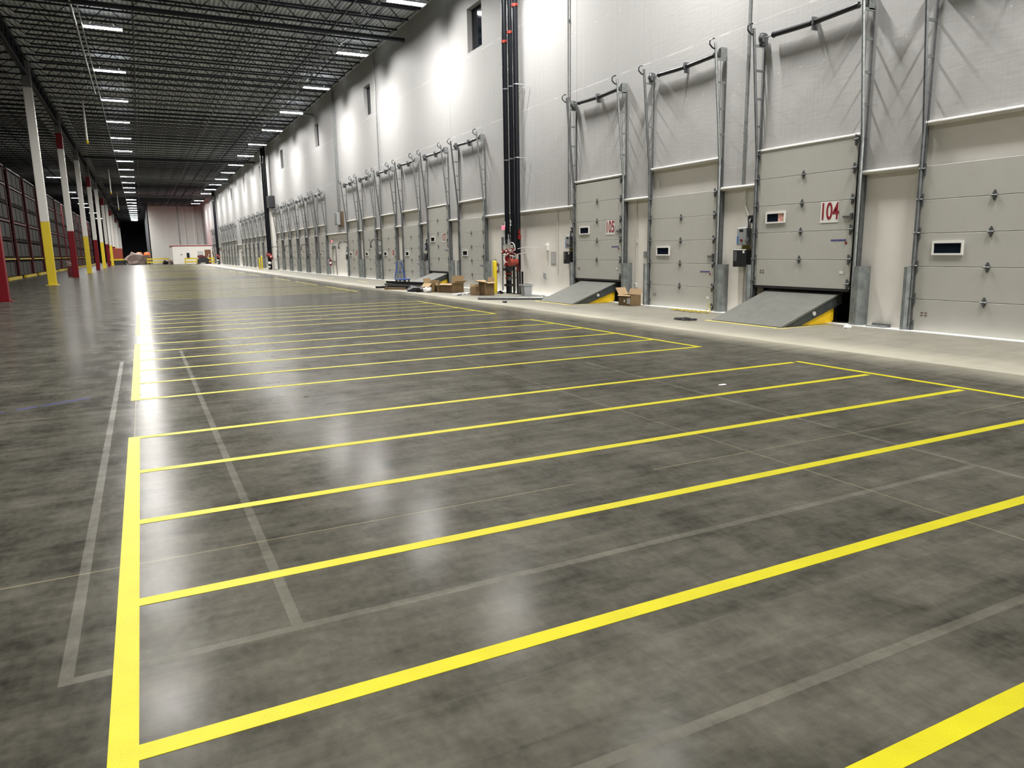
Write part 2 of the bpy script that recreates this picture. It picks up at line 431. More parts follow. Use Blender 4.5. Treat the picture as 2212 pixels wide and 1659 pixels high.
# walls that close the hall
o = MB(); o.box(2.1, WX + .3, YF, YF + .3, 0, ROOF)
struct('wall_far', o, 'far_wall_grey', label='grey end wall behind the small white office')
for i, (xa, w, dd) in enumerate([(5.5, .05, .02), (8.15, .22, .12), (9.3, .12, .1), (9.65, .08, .08), (11.2, .25, .14), (11.9, .12, .1)]):
    o = MB(); o.box(xa, xa + w, YF - dd, YF, 0, 12.4); struct('trim_%d' % (200 + i), o, 'trim_white' if i % 2 == 0 else 'galv_dark')
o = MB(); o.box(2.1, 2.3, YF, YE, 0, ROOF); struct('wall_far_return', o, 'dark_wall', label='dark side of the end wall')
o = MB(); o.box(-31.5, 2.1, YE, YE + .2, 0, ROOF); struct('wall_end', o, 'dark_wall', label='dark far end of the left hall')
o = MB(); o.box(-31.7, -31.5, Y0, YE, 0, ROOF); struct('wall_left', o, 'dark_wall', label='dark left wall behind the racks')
o = MB(); o.box(-31.5, 13.5, Y0 - .2, Y0, 0, ROOF); struct('wall_back', o, 'far_wall_grey', label='wall behind the camera')

# ------------------------------------------------------------------ roof joists, girders, bridging
JB, JT = 12.33, 13.08
def joist_mesh(name, length, end_cut=.95):
    j = MB(); n = max(2, int(round((length - 2 * end_cut) / 1.5)))
    j.box(0, length, -.055, -.012, JT - .075, JT); j.box(0, length, .012, .055, JT - .075, JT)
    j.box(end_cut, length - end_cut, -.055, -.012, JB, JB + .07); j.box(end_cut, length - end_cut, .012, .055, JB, JB + .07)
    st = (length - 2 * end_cut) / n
    j.bar((.08, 0, JT - .05), (end_cut, 0, JB + .03), .035); j.bar((length - .08, 0, JT - .05), (length - end_cut, 0, JB + .03), .035)
    for i in range(n):
        a = end_cut + st * i
        j.bar((a, 0, JB + .03), (a + st / 2, 0, JT - .04), .034); j.bar((a + st / 2, 0, JT - .04), (a + st, 0, JB + .03), .034)
    return j.mesh(name, ['joist_black'])
jm = joist_mesh('roof_joist', 13.06 + 4.9)
jm2 = joist_mesh('roof_joist_left', 22.0)
CY = [34.2 + 18.22 * k for k in range(-3, 13)]
yy = 34.2 - 18.22 * 3 + .9; n = 0
while yy < YF - .5:
    if yy > Y0:
        t = link('roof_joist', jm, loc=(-4.9, yy, 0))
        tag(t, 'black open-web steel joist spanning from the column line to the dock wall', 'roof joist', 'roof joists over the dock aisle')
    yy += 1.822
yy = 34.2 + .9
while yy < 230:
    t = link('roof_joist', jm2, loc=(-27.0, yy, 0))
    tag(t, 'black open-web steel joist over the pallet racks left of the columns', 'roof joist', 'roof joists over the racks')
    yy += 1.822
yy = YF + .9
while yy < 250:
    t = link('roof_joist', jm, loc=(-4.9 - 11.1, yy, 0)); t.location = (-15.8, yy, 0)
    tag(t, 'black open-web steel joist in the dark hall beside the grey end wall', 'roof joist', 'roof joists past the end wall')
    yy += 1.822 * 2
gm = MB(); L_ = 18.0
GB = 12.05
gm.box(-.12, -.02, .1, L_, JB + .62, JB + .72); gm.box(.02, .12, .1, L_, JB + .62, JB + .72)
gm.box(-.12, -.02, .1, L_, GB, GB + .1); gm.box(.02, .12, .1, L_, GB, GB + .1)
for i in range(10):
    a = .2 + i * 1.78
    gm.bar((0, a, GB + .05), (0, a + .89, JB + .66), .08); gm.bar((0, a + .89, JB + .66), (0, a + 1.78, GB + .05), .08); gm.bar((0, a + .89, JB + .66), (0, a + .89, GB + .05), .05)
gmesh = gm.mesh('roof_girder', ['joist_black'])
for i, y in enumerate(CY[:-1]):
    t = link('roof_girder', gmesh, loc=(-4.93, y + .11, -.02))
    tag(t, 'black truss girder running along the column tops, spanning one column bay', 'roof girder', 'truss girders along the column line')
for x, lab in ((.75, 'over the left light row'), (5.95, 'over the middle of the aisle'), (9.3, 'beside the right light row')):
    b = MB(); b.bar((x, Y0, JB - .02), (x, YF, JB - .02), .045); b.bar((x, Y0, JT - .11), (x, YF, JT - .11), .04)
    tag(obj('joist_bridging', b, 'joist_black'), 'thin black bridging bar running along the joists ' + lab, 'bridging bar')

# ------------------------------------------------------------------ ceiling services
def run(name, pts, r, m, label, cat, n=8):
    b = MB(); b.tube(pts, r, n); return tag(obj(name, b, m, smooth=True), label, cat)
run('sprinkler_pipe', [(-1.63, 20, 12.2), (-1.63, 57.0, 12.2)], .055, 'galv', 'thick bright galvanised pipe left of the left light row', 'pipe')
run('sprinkler_pipe', [(-1.40, 20, 12.28), (-1.40, 57.0, 12.28), (-1.40, 178, 12.28)], .035, 'galv', 'thinner galvanised pipe close beside the thick one, running to the far end', 'pipe')
run('overhead_duct', [(-4.5, 59.5, 12.2), (13.0, 59.5, 12.2)], .085, 'galv_dark', 'grey pipe crossing under the joists just past the second lights', 'pipe')
run('overhead_duct', [(-4.5, 37.5, 12.22), (13.0, 37.5, 12.22)], .11, 'joist_black', 'thick black sprinkler main crossing under the joists nearest the camera', 'pipe')
run('overhead_duct', [(-4.5, 118.0, 12.2), (13.0, 118.0, 12.2)], .16, 'galv_dark', 'grey pipe crossing under the joists far down the aisle', 'pipe')
run('overhead_duct', [(-4.5, 92.0, 12.2), (13.0, 92.0, 12.2)], .12, 'joist_black', 'black pipe crossing under the joists in the middle distance', 'pipe')
run('overhead_duct', [(-4.5, 150.0, 12.2), (13.0, 150.0, 12.2)], .12, 'galv_dark', 'farthest grey pipe crossing under the joists before the end wall', 'pipe')
for i, (x, r, z) in enumerate([(10.3, .03, 12.62), (10.42, .03, 12.64), (10.58, .03, 12.6), (10.7, .02, 12.66)]):
    run('cable_conduit', [(x, Y0 + 1, z), (x, 178, z)], r, 'galv', 'silver conduit beside the right light row, %s of four counted from the left' % ORD[i], 'conduit', 6)
for i, y in enumerate((59.5, 105.0, 141.0)):
    t = empty('hanging_pipe', (-2.5, y, 9.3), 'white drop pipe with a yellow tip hanging left of the lights, ' + ('nearest', 'second', 'farthest')[i] + ' of three', 'drop pipe', 'drop pipes hanging by the column line')
    b = MB(); b.tube([(0, 0, .25), (0, 0, 2.95)], .06, 8); obj('pipe', b, 'column_white', t, smooth=True)
    b = MB(); b.tube([(0, 0, 0), (0, 0, .08), (0, 0, .26)], [.03, .08, .065], 8); obj('tip', b, 'safety_yellow', t, smooth=True)

# ------------------------------------------------------------------ high-bay lights
def make_light():
    t = empty('high_bay_light', (0, 0, 0), 'x', 'ceiling light')
    h = MB(); h.prism([(-.22, .04), (.22, .04), (.17, .11), (-.17, .11)], 'x', -.84, .84); h.box(-.3, .3, -.09, .09, .11, .17); h.box(-.84, .84, -.225, -.205, .0, .045); h.box(-.84, .84, .205, .225, .0, .045)
    obj('housing', h, 'galv', t)
    l = MB(); l.box(-.82, .82, -.2, .2, .012, .04); l.mi = [1, 0, 0, 0, 0, 0]; obj('lens', l, ['frame_white', 'led'], t)
    l = MB(); l.box(-.72, -.32, -.03, .03, .1101, .114); l.box(.32, .72, -.03, .03, .1101, .114); l.mi = [0, 1, 0, 0, 0, 0] * 2; obj('uplight_lens', l, ['frame_white', 'led_up'], t)
    for s in (-1, 1):
        k = MB(); k.box(s * .84, s * .865, -.22, .22, .0, .12); obj('end_cap', k, 'frame_white', t)
        k = MB(); k.tube([(s * .55, 0, .11), (s * .3, 0, .42)], .006, 5); obj('hanger_cable', k, 'galv', t)
    return t
lt = make_light(); ltree = tree_of(lt); first = [True]
def put_light(x, y, z, label, group):
    if first[0]:
        lt.location = (x, y, z); tag(lt, label, None, group); first[0] = False; return lt
    return copy_tree(lt, ltree, (x, y, z), label, group)
LZ = 12.28
for k in range(-7, 24):
    y = 41.4 + 9.1 * k
    if y < 29: lab = 'white linear light in the left row, above the top of the photo'; grp = 'left row lights above the camera'
    else: lab = 'glowing white linear light in the left ceiling row, %s from the camera' % orde(k); grp = 'left row of ceiling lights'
    put_light(-.57, y, LZ, lab, grp)
for k in range(-7, 15):
    y = 41.35 + 9.1 * k
    if y < 29: lab = 'white linear light in the right row, above the top of the photo'; grp = 'right row lights above the camera'
    else: lab = 'glowing white linear light in the right row near the dock wall, %s from the camera' % orde(k + 1); grp = 'right row of ceiling lights'
    put_light(11.35, y, LZ, lab, grp)
for k, y in enumerate((117.8, 143.4, 157.5, 173.4, 186.0, 208.9, 238.6)):
    put_light(-9.4, y, LZ, 'bluish white light above the racks seen between columns, %s from the camera' % ORD[k], 'lights over the racks')

# ------------------------------------------------------------------ steel columns
def make_column(cols):
    t = empty('steel_column', (0, 0, 0), 'x', 'column')
    base, top = cols
    h = .225
    b = MB(); b.box(-h, h, -h, h, .02, 3.77); obj('painted_base', b, base, t, bevel=.02)
    b = MB(); b.box(-h, h, -h, h, 3.77, 10.25 if top == 'red_paint' else 11.4); obj('shaft', b, 'column_white', t, bevel=.02)
    b = MB(); b.box(-h, h, -h, h, 10.25 if top == 'red_paint' else 11.4, 11.46 if top == 'red_paint' else 12.9); obj('top_band', b, top, t, bevel=.02)
    if top == 'red_paint':
        b = MB(); b.box(-h, h, -h, h, 11.46, 12.9); obj('bare_top', b, 'column_grey', t)
    b = MB(); b.box(-.34, .34, -.34, .34, 0, .03); obj('base_plate', b, base, t)
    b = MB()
    for k in range(16): b.cyl((h, -.1, 4.3 + .45 * k), (h + .035, -.1, 4.3 + .45 * k), .035, 8)  # studs shaped to stand for light reflections up the column face
    obj('glint_studs', b, 'column_white', t)
    return t
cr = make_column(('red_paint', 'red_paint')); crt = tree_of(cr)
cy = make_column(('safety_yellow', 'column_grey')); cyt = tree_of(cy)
fr_, fy_ = True, True; vis = 0
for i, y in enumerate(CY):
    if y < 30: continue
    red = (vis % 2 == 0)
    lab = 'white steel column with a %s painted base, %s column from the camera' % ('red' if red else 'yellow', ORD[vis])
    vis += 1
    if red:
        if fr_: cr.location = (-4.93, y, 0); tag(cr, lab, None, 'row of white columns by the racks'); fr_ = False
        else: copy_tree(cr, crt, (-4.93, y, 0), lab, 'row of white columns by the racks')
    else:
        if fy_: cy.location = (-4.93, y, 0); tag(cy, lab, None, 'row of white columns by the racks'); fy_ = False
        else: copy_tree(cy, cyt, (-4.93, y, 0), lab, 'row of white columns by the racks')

# ------------------------------------------------------------------ yellow floor lines
def stripe(x0, x1, y0, y1, label, group, m='yellow_paint', z=.0022):
    b = MB(); b.box(x0, x1, y0, y1, .0003, z)
    o = obj('floor_stripe', b, m); tag(o, label, 'floor line', group); return o
blocks = [[1.325, 2.525, 3.735, 4.94, 6.155, 7.37], [9.40, 10.615, 11.82, 13.02, 14.21, 15.41], [17.40, 18.64, 19.86, 21.09, 22.34, 23.5]]
for k in range(5):
    for j in range(3):
        s = 31.2 + PER * k + 8.1 * j
        if s < 150: blocks.append([s + 1.2 * i for i in range(6)])
for bi, ys in enumerate(blocks):
    bn = ['block of lanes nearest the camera', 'second block of lanes'][bi] if bi < 2 else '%s lane block from the camera' % orde(bi)
    ya, yb = ys[0], ys[-1]
    if bi == 0: ya = -2.4; ys = [-2.3, -1.1, .12] + ys
    for i, y in enumerate(ys):
        if bi == 0:
            if i < 3: continue
            lab = 'yellow lane line across the floor, %s from the bottom of the photo' % ORD[i - 3]
        else: lab = 'yellow lane line, %s in the %s' % (ORD[i], bn)
        stripe(-.165, 8.22, y - .0435, y + .0435, lab, 'yellow lane lines')
    stripe(-.26, -.165, (1.0 if bi == 0 else ya - .0435), yb + .0435, 'thick yellow line closing the left end of the ' + bn, 'left end lines')
    xr = 8.29 if bi == 0 else 8.21
    stripe(xr - .0, xr + .085, (1.0 if bi == 0 else ya - .0435), yb + .0435, 'yellow line closing the right end of the ' + bn, 'right end lines')

# ------------------------------------------------------------------ dock doors
SEC = .612; DH = 5 * SEC; DW = 1.345
def hinge_mesh():
    h = MB()
    h.prism([(-.012, -.09), (.012, -.09), (.045, -.01), (.045, .01), (.012, .09), (-.012, .09), (-.045, .01), (-.045, -.01)], 'x', -.008, .0)
    h.tube([(-.022, -.055, 0), (-.022, .055, 0)], .014, 8); h.box(-.03, 0, -.02, .02, -.05, .05)
    return h.mesh('hinge', ['galv_dark'])
def roller_mesh(s):
    h = MB(); h.prism([(0, -.1), (s * .05, -.02), (s * .05, .03), (0, .11), (-s * .02, .11), (-s * .02, -.1)], 'x', -.03, 0)
    h.tube([(-.045, -s * .03, .01), (-.045, s * .07, .01)], .016, 8); h.cyl((-.045, s * .055, .01), (-.045, s * .085, .01), .03, 10)
    return h.mesh('roller_bracket', ['galv_dark'])
HM, RM = hinge_mesh(), {1: roller_mesh(1), -1: roller_mesh(-1)}
def section_mesh():
    b = MB()
    for i in range(5): b.box(-.055, -.005, -DW, DW, i * SEC + .004, (i + 1) * SEC - .004)
    me = b.mesh('door_panel', ['door_beige'], bevel=.004)
    return me
SM = section_mesh()
def build_door(raised, number, parts_full=True):
    t = empty('dock_door_assembly', (0, 0, 0), 'x', 'dock door', kind='thing')
    z = raised
    link('door_panel', SM, t, (-.01, 0, z))
    b = MB(); b.box(-.052, -.008, -DW, DW, .03, DH - .02); o = obj('panel_core', b, 'galv_dark', t, loc=(.0, 0, z))
    b = MB(); b.box(-.06, -.005, -DW, DW, -.05 if z else .0, .004); obj('bottom_seal', b, 'black_rubber', t, loc=(-.005, 0, z))
    # window in the third section
    wz = 2.5 * SEC + .03
    fr = MB(); y0, y1, z0, z1 = .46, 1.04, -.125, .125; fw = .035
    y0, y1 = .45, 1.03
    fr.box(-.022, 0, y0, y1, z0, z0 + fw); fr.box(-.022, 0, y0, y1, z1 - fw, z1); fr.box(-.022, 0, y0, y0 + fw, z0 + fw, z1 - fw); fr.box(-.022, 0, y1 - fw, y1, z0 + fw, z1 - fw)
    wf = obj('window_frame', fr, 'frame_white', t, loc=(-.065, 0, z + wz))
    g = MB(); g.box(-.008, -.001, y0 + fw, y1 - fw, z0 + fw, z1 - fw); obj('pane', g, 'dark_glass', wf)
    for i in range(1, 5):
        link('hinge', HM, t, (-.065, 0, z + i * SEC))
    for s in (1, -1):
        for i in range(0, 6):
            link('roller_bracket', RM[s], t, (-.065, s * (DW - .05), z + (i * SEC if 0 < i < 5 else (.1 if i == 0 else DH - .06))))
    # latch and stickers
    b = MB(); b.box(-.03, 0, -DW + .02, -DW + .26, -.012, .012); b.box(-.04, 0, -DW + .02, -DW + .07, -.07, .06); obj('slide_latch', b, 'galv_dark', t, loc=(-.065, 0, z + 1.42 if not z else z + 1.5))
    st = MB(); xx = -.80
    for w_ in (.04, .015, .05, .02, .0, .05, .03, .05, .02, .045): 
        if w_: st.box(-.002, 0, xx - w_, xx, -.014, .014)
        xx -= w_ + .006
    o = obj('maker_sticker', st, 'blue_ink', t, loc=(-.0665, -.02, z + 1.02)); tag(o, 'small dark blue lettering sticker')
    b = MB(); b.box(-.002, 0, -1.2, -1.15, -.085, -.035); obj('red_mark', b, 'red_number', o)
    b = MB(); b.box(-.002, 0, -1.19, -1.08, .34, .40); obj('white_sticker', b, 'frame_white', t, loc=(-.0665, 0, z - .02))
    b = MB()
    for dz in (0, .05):
        for dy in (1.10, 1.02): b.box(-.002, 0, dy, dy + .05, .30 + dz, .315 + dz)
    obj('warning_text', b, 'dark_red', t, loc=(-.0665, 0, z))
    if number:
        sg = MB(); sg.box(-.004, 0, -.97, -.51, -.22, .22); o = obj('number_sign', sg, 'frame_white', t, loc=(-.067, 0, z + wz + .05)); tag(o, 'white sign reading %s in red' % number)
        me = text_mesh('number', number, .345, 'red_number', sx=.66, off=(-.006, -.74, 0), bold=.007)
        link('number', me, o)
    # tracks, wall angles and rungs
    for s in (1, -1):
        yt = 1.36 if s > 0 else -1.46
        k = MB()
        k.tube([(-.10, yt, .02), (-.10, yt, 3.65), (-.365, yt, 6.48)], .034, 6)
        o = obj('track', k, 'galv_dark' if s > 0 else 'galv', t)
        k = MB(); k.tube([(-.365, yt, 6.34), (-.44, yt + .015, 6.36), (-.51, yt + .04, 6.44), (-.50, yt + .05, 6.53), (-.43, yt + .03, 6.58), (-.39, yt, 6.575)], .018, 6)
        obj('track_stop', k, 'black_metal', o)
        k = MB(); k.box(-.06, .066, yt - .03, yt + .03, .0, 3.02); k.box(-.06, .0, yt - .03, yt + .03, 3.02, 3.74)
        k.box(-.025, .004, yt - .014, yt + .014, 3.74, 6.2)
        obj('wall_angle', k, 'galv_dark', t)
        for i, zz in enumerate((4.38, 4.98, 5.59, 6.12)):
            xf = -.10 - (zz - 3.65) / (6.48 - 3.65) * .265
            k = MB(); k.box(xf, -.02, yt - .012, yt + .012, zz - .026, zz + .026); obj('rung', k, 'galv', t)
        k = MB(); k.tube([(-.13, yt - s * .06, 6.25), (-.07, yt - s * .05, z + .15)], .006, 4); obj('lift_cable', k, 'galv_dark', t)
        k = MB(); k.box(-.19, .0, yt - .012, yt + .012, 6.12, 6.40); obj('end_plate', k, 'galv', t)
        k = MB(); k.cyl((-.13, yt - s * .05, 6.28), (-.13, yt - s * .12, 6.28), .10, 16); k.cyl((-.13, yt - s * .03, 6.28), (-.13, yt - s * .05, 6.28), .125, 16); obj('cable_drum', k, 'galv_dark', t, smooth=True)
    k = MB(); k.tube([(-.13, -1.5, 6.28), (-.13, 1.42, 6.28)], .014, 8); obj('spring_shaft', k, 'galv', t)
    for s in (1, -1):
        c_ = -.09
        k = MB(); k.tube([(-.13, c_ + s * .04, 6.25), (-.13, c_ + s * .5, 6.262), (-.13, c_ + s * 1.06, 6.28)], .056, 10); k.cyl((-.13, c_ + s * 1.06, 6.28), (-.13, c_ + s * 1.1, 6.28), .064, 10)
        obj('torsion_spring', k, 'black_metal', t, smooth=True)
    k = MB(); k.box(-.16, .0, -.105, -.075, 6.1, 6.36); k.box(-.22, -.09, -.14, -.12, 6.2, 6.34); obj('centre_bracket', k, 'galv_dark', t)
    return t
proto = {}
def place_door(y, raised, number, label, group):
    key = (raised, number)
    if key not in proto:
        t = build_door(raised, number); proto[key] = (t, tree_of(t)); t.location = (DX, y, 0); tag(t, label, None, group); return t
    t, tr = proto[key]
    return copy_tree(t, tr, (DX, y, 0), label, group)

# track guards: bent galvanised channel at the feet of the tracks
def guard_mesh(hw):
    gp = MB()
    gp.prism([(.0, hw), (-.19, hw), (-.26, hw * .45), (-.26, -hw * .45), (-.19, -hw), (.0, -hw), (.0, -hw + .012), (-.185, -hw + .012), (-.248, -hw * .45 + .006), (-.248, hw * .45 - .006), (-.185, hw - .012), (.0, hw - .012)], 'z', .02, 1.215)
    return gp.mesh('track_guard', ['guard_steel'])
GM = {1: guard_mesh(.075), -1: guard_mesh(.14)}
def guards(y, phrase):
    for s, side in ((1, 'left'), (-1, 'right')):
        o = link('track_guard', GM[s], loc=(WX - .002, y + (1.435 if s > 0 else -1.585), 0))
        tag(o, 'galvanised guard at the %s foot of %s' % (side, phrase), 'track guard', 'steel track guards')

# dock controls at the left of every second door
def build_control(folded):
    t = empty('dock_control', (0, 0, 0), 'x', 'control panel')
    b = MB(); b.box(-.17, 0, -.16, .16, 1.68, 2.10); g = obj('disconnect_box', b, 'grey_box', t, bevel=.012)
    b = MB(); b.box(-.173, -.17, .10, .15, 1.72, 1.90); obj('blue_label', b, 'label_blue', g)
    b = MB(); b.cyl((-.2, -.01, 1.80), (-.17, -.01, 1.80), .028, 10); obj('red_knob', b, 'valve_red', g)
    b = MB(); b.box(-.172, -.17, -.05, .07, 2.0, 2.06); obj('plate', b, 'black_metal', g)
    b = MB(); b.box(-.20, 0, -.20, .24, 1.16, 1.58); k = obj('leveler_box', b, 'black_metal', t, bevel=.015)
    b = MB(); b.box(-.203, -.20, .10, .2, 1.3, 1.54); obj('label_plate', b, 'galv_dark', k)
    b = MB(); b.box(-.203, -.20, -.15, -.09, 1.49, 1.55); obj('white_sticker', b, 'frame_white', k)
    b = MB(); b.box(-.04, 0, -.1, .1, 1.58, 1.68); obj('mount_strip', b, 'yellow_pale', t)
    b = MB(); b.tube([(-.03, .02, 0.02), (-.03, .02, 1.17)], .018, 6); b.tube([(-.03, -.06, .02), (-.03, -.06, 1.17)], .014, 6); obj('lower_conduit', b, 'trim_white', t)
    b = MB(); b.tube([(-.03, -.1, 2.1), (-.03, -.1, 2.3), (-.03, .06, 2.62), (-.03, .06, 3.0)], .02, 6); obj('upper_conduit', b, 'frame_white', t)
    a = MB(); a.box(-.14, -.02, -.34, -.16, 2.2, 2.38)
    if folded:
        a.tube([(-.1, -.26, 2.32), (-.2, -.27, 2.25), (-.22, -.28, 2.0), (-.2, -.27, 1.86)], .032, 8)
        a.tube([(-.2, -.27, 1.86), (-.24, -.24, 1.74)], [.03, .055], 8)
    else:
        a.tube([(-.1, -.22, 2.34), (-.35, -.16, 2.44), (-.6, -.1, 2.42), (-.72, -.08, 2.28), (-.76, -.08, 2.1)], .032, 8)
        a.tube([(-.76, -.08, 2.1), (-.72, -.08, 1.95)], [.035, .07], 8)
    obj('dock_light_arm', a, 'black_metal', t, smooth=True)
    return t
cproto = {}
def place_control(y, folded, label):
    if folded not in cproto:
        t = build_control(folded); cproto[folded] = (t, tree_of(t)); t.location = (WX, y, 0); tag(t, label, None, 'dock control boxes'); return t
    t, tr = cproto[folded]; return copy_tree(t, tr, (WX, y, 0), label, 'dock control boxes')

# raised dock levelers
def leveler(y, top, label, gl, w=1.02):
    t = empty('dock_leveler', (11.55, y, 0), label, 'dock leveler', 'raised dock levelers')
    Lx = 13.34 - 11.55; a = top / Lx
    def zz(x): return a * x + .012
    th = .03
    b = MB(); b.prism([(0, .0), (0, .014), (Lx, zz(Lx)), (Lx, zz(Lx) - th), (.1, 0)], 'y', -w, w); obj('deck_plate', b, 'ramp_plate', t)
    for s in (-1, 1):
        dpt = .23; b = MB()
        xs = dpt / a * 1.0
        b.prism([(.12, 0.004), (Lx, zz(Lx) - th), (Lx, zz(Lx) - th - dpt), (xs * .93, 0.004)], 'y', s * (w - .02), s * (w - .045)); o = obj('side_skirt', b, 'ramp_side', t)
        b = MB(); b.cyl((.95, s * (w - .02), zz(.95) - .12), (.95, s * (w + .005), zz(.95) - .12), .045, 12); obj('round_reflector', b, 'hose_grey', o)
        b = MB(); b.prism([(xs * .88, .004), (1.60, zz(1.6) - .2), (1.60, .07), (1.54, .004)], 'y', s * (w - .06), s * (w - .075)); obj('toe_guard', b, 'ramp_yellow', t)
    b = MB(); b.prism([(0.3, 0.002), (Lx, zz(Lx) - .05), (Lx, .002)], 'y', -w + .12, w - .12); obj('under_frame', b, 'black_rubber', t)
    b = MB(); b.box(Lx - .02, Lx + .03, -w, w, zz(Lx) - .14, zz(Lx) - .01); obj('lip', b, 'black_metal', t)
    pit_line(y, w, gl)
def pit_line(y, w, phrase):
    b = MB(); b.box(11.40, 11.50, y - w, y + w + .1, .0003, .0022); b.box(11.40, 12.9, y - w - .12, y - w - .07, .0003, .0020)
    tag(obj('leveler_border_line', b, 'yellow_pale'), 'pale yellow border around the leveler at ' + phrase, 'floor line', 'leveler border lines')

CAMROW = {'g1': ['the closed door right of door 104', 'dock door 104', 'the unnumbered door between 104 and 105', 'dock door 105'],
          'g2': ['the first door left of the tall black risers', 'raised dock door 107', 'the door just left of door 107', 'the fourth door left of the tall risers', 'the fifth door left of the tall risers', 'the sixth door left of the tall risers']}
for c, (g, i) in doors:
    num = None
    if g == 'g1': ph = CAMROW[g][i]; num = {1: '104', 3: '105'}.get(i)
    elif g == 'g2': ph = CAMROW[g][i]; num = {1: '107', 3: '108', 5: '109'}.get(i)
    else:
        w_ = {'g3': 'past the plywood panel', 'g4': 'past the second black riser', 'g5': 'past the far white exit', 'g6': 'past the third riser'}[g]
        ph = 'the %s dock door %s' % (ORD[i], w_)
    r = RAISED.get((g, i), 0)
    desc = ph[4:] if ph.startswith('the ') else ph
    pre = {('g1', 0): 'closed beige dock door right of door 104 and its ramp',
           ('g1', 1): 'beige dock door numbered 104, standing open above a raised ramp',
           ('g1', 2): 'closed beige dock door without number, between doors 104 and 105',
           ('g1', 3): 'beige dock door numbered 105, standing open above a raised ramp',
           ('g2', 0): 'closed beige dock door without number, first left of the tall black risers',
           ('g2', 1): 'beige dock door numbered 107, open above a ramp behind the cardboard boxes',
           ('g2', 2): 'closed beige dock door without number, just left of door 107',
           ('g2', 3): 'closed beige dock door with red number 108, fourth left of the tall risers',
           ('g2', 4): 'closed beige dock door without number, fifth left of the tall risers',
           ('g2', 5): 'closed beige dock door with red number 109, beside the wall exit'}.get((g, i), 'closed beige sectional door, ' + desc)
    place_door(c, r, num, pre, 'sectional dock doors')
    guards(c, ph)
    if (g, i) in RAISED:
        leveler(c - .03, .66, 'grey steel dock leveler ramp raised in front of door ' + num, 'door ' + num)
    elif (i % 2 == 1):
        pit_line(c, 1.0, ph)
    if i % 2 == 1:
        place_control(c + 1.76, (g == 'g1' or (g == 'g2' and i == 1)), 'grey and black control boxes left of ' + ph)
# what shows through the window of door 104
d104 = proto[(.73, '104')][0]
wfo = [k for k in kids(d104) if k.name.startswith('window_frame')][0]
b = MB(); b.box(-.0105, -.0085, .487, .66, -.088, .088); o = obj('lit_view', b, 'pink_view', wfo); tag(o, 'pinkish trailer load seen through the pane')

# ------------------------------------------------------------------ wall conduits and small wall boxes
def conduit(y, z0, z1, r, label, x=UX - .05, m='galv'):
    b = MB(); b.tube([(x, y, z0), (x, y, z1)], r, 8)
    for k in range(int((z1 - z0) / 2.4)): b.cbox((x + .01, y, z0 + 1.2 + 2.4 * k), (.05, .09, .03))
    tag(obj('wall_conduit', b, m, smooth=True), label, 'conduit')
conduit(13.62, 3.12, 13.0, .026, 'thin grey conduit climbing the wall left of door 104')
conduit(21.72, 3.0, 13.0, .026, 'farther thin grey conduit, rising between door 105 and the black risers')
conduit(43.4, 3.1, 13.0, .03, 'thin conduit climbing the wall between the first and second window groups')
conduit(53.9, 4.5, 12.9, .05, 'thicker conduit rising from the wood-backed panel')
conduit(53.4, 4.5, 12.9, .03, 'thinner conduit rising from the wood-backed panel')
conduit(17.98, .62, 3.03, .016, 'white conduit running down to the socket right of door 105', WX - .02, 'trim_white')
conduit(22.6, .75, 3.0, .02, 'white conduit on the lower wall beside the sprinkler valves', WX - .03, 'trim_white')
t = empty('wall_socket', (WX, 17.98, .5), 'white socket box low on the wall above the open cardboard box', 'socket')
b = MB(); b.box(-.06, 0, -.06, .06, 0, .12); obj('box', b, 'frame_white', t, bevel=.008)
b = MB(); b.box(-.065, -.06, -.03, .03, .02, .05); b.box(-.065, -.06, -.03, .03, .07, .1); obj('outlet', b, 'grey_box', t)
b = MB(); b.box(WX - .05, WX, 17.50, 17.60, 1.38, 1.56); o = obj('push_button_box', b, 'grey_box', bevel=.008)
tag(o, 'small grey push-button box on the wall left of the unnumbered door by 105', 'switch box')
t = empty('wall_panel_board', (UX, 53.5, 3.58), 'grey electrical panel on a plywood board high on the wall', 'electrical panel')
b = MB(); b.box(-.06, 0, -.85, .75, 0, 1.0); obj('plywood', b, 'wood', t)
b = MB(); b.box(-.3, -.06, -.05, .65, .08, .95); obj('cabinet', b, 'grey_box', t, bevel=.02)
b = MB(); b.box(-.32, -.3, .0, .6, .14, .89); obj('cabinet_door', b, 'galv', t)
t = empty('floor_bracket', (WX - .06, 9.68, .02), 'small flat metal plate at the wall foot between doors 103 and 104', 'bracket')
t['label'] = 'small flat steel bracket at the wall foot right of door 104'
b = MB(); b.box(-.2, 0, -.22, .2, 0, .02); obj('foot_plate', b, 'guard_steel', t); b = MB(); b.box(-.01, 0.01, -.22, .2, .02, .06); obj('upstand', b, 'galv', t)

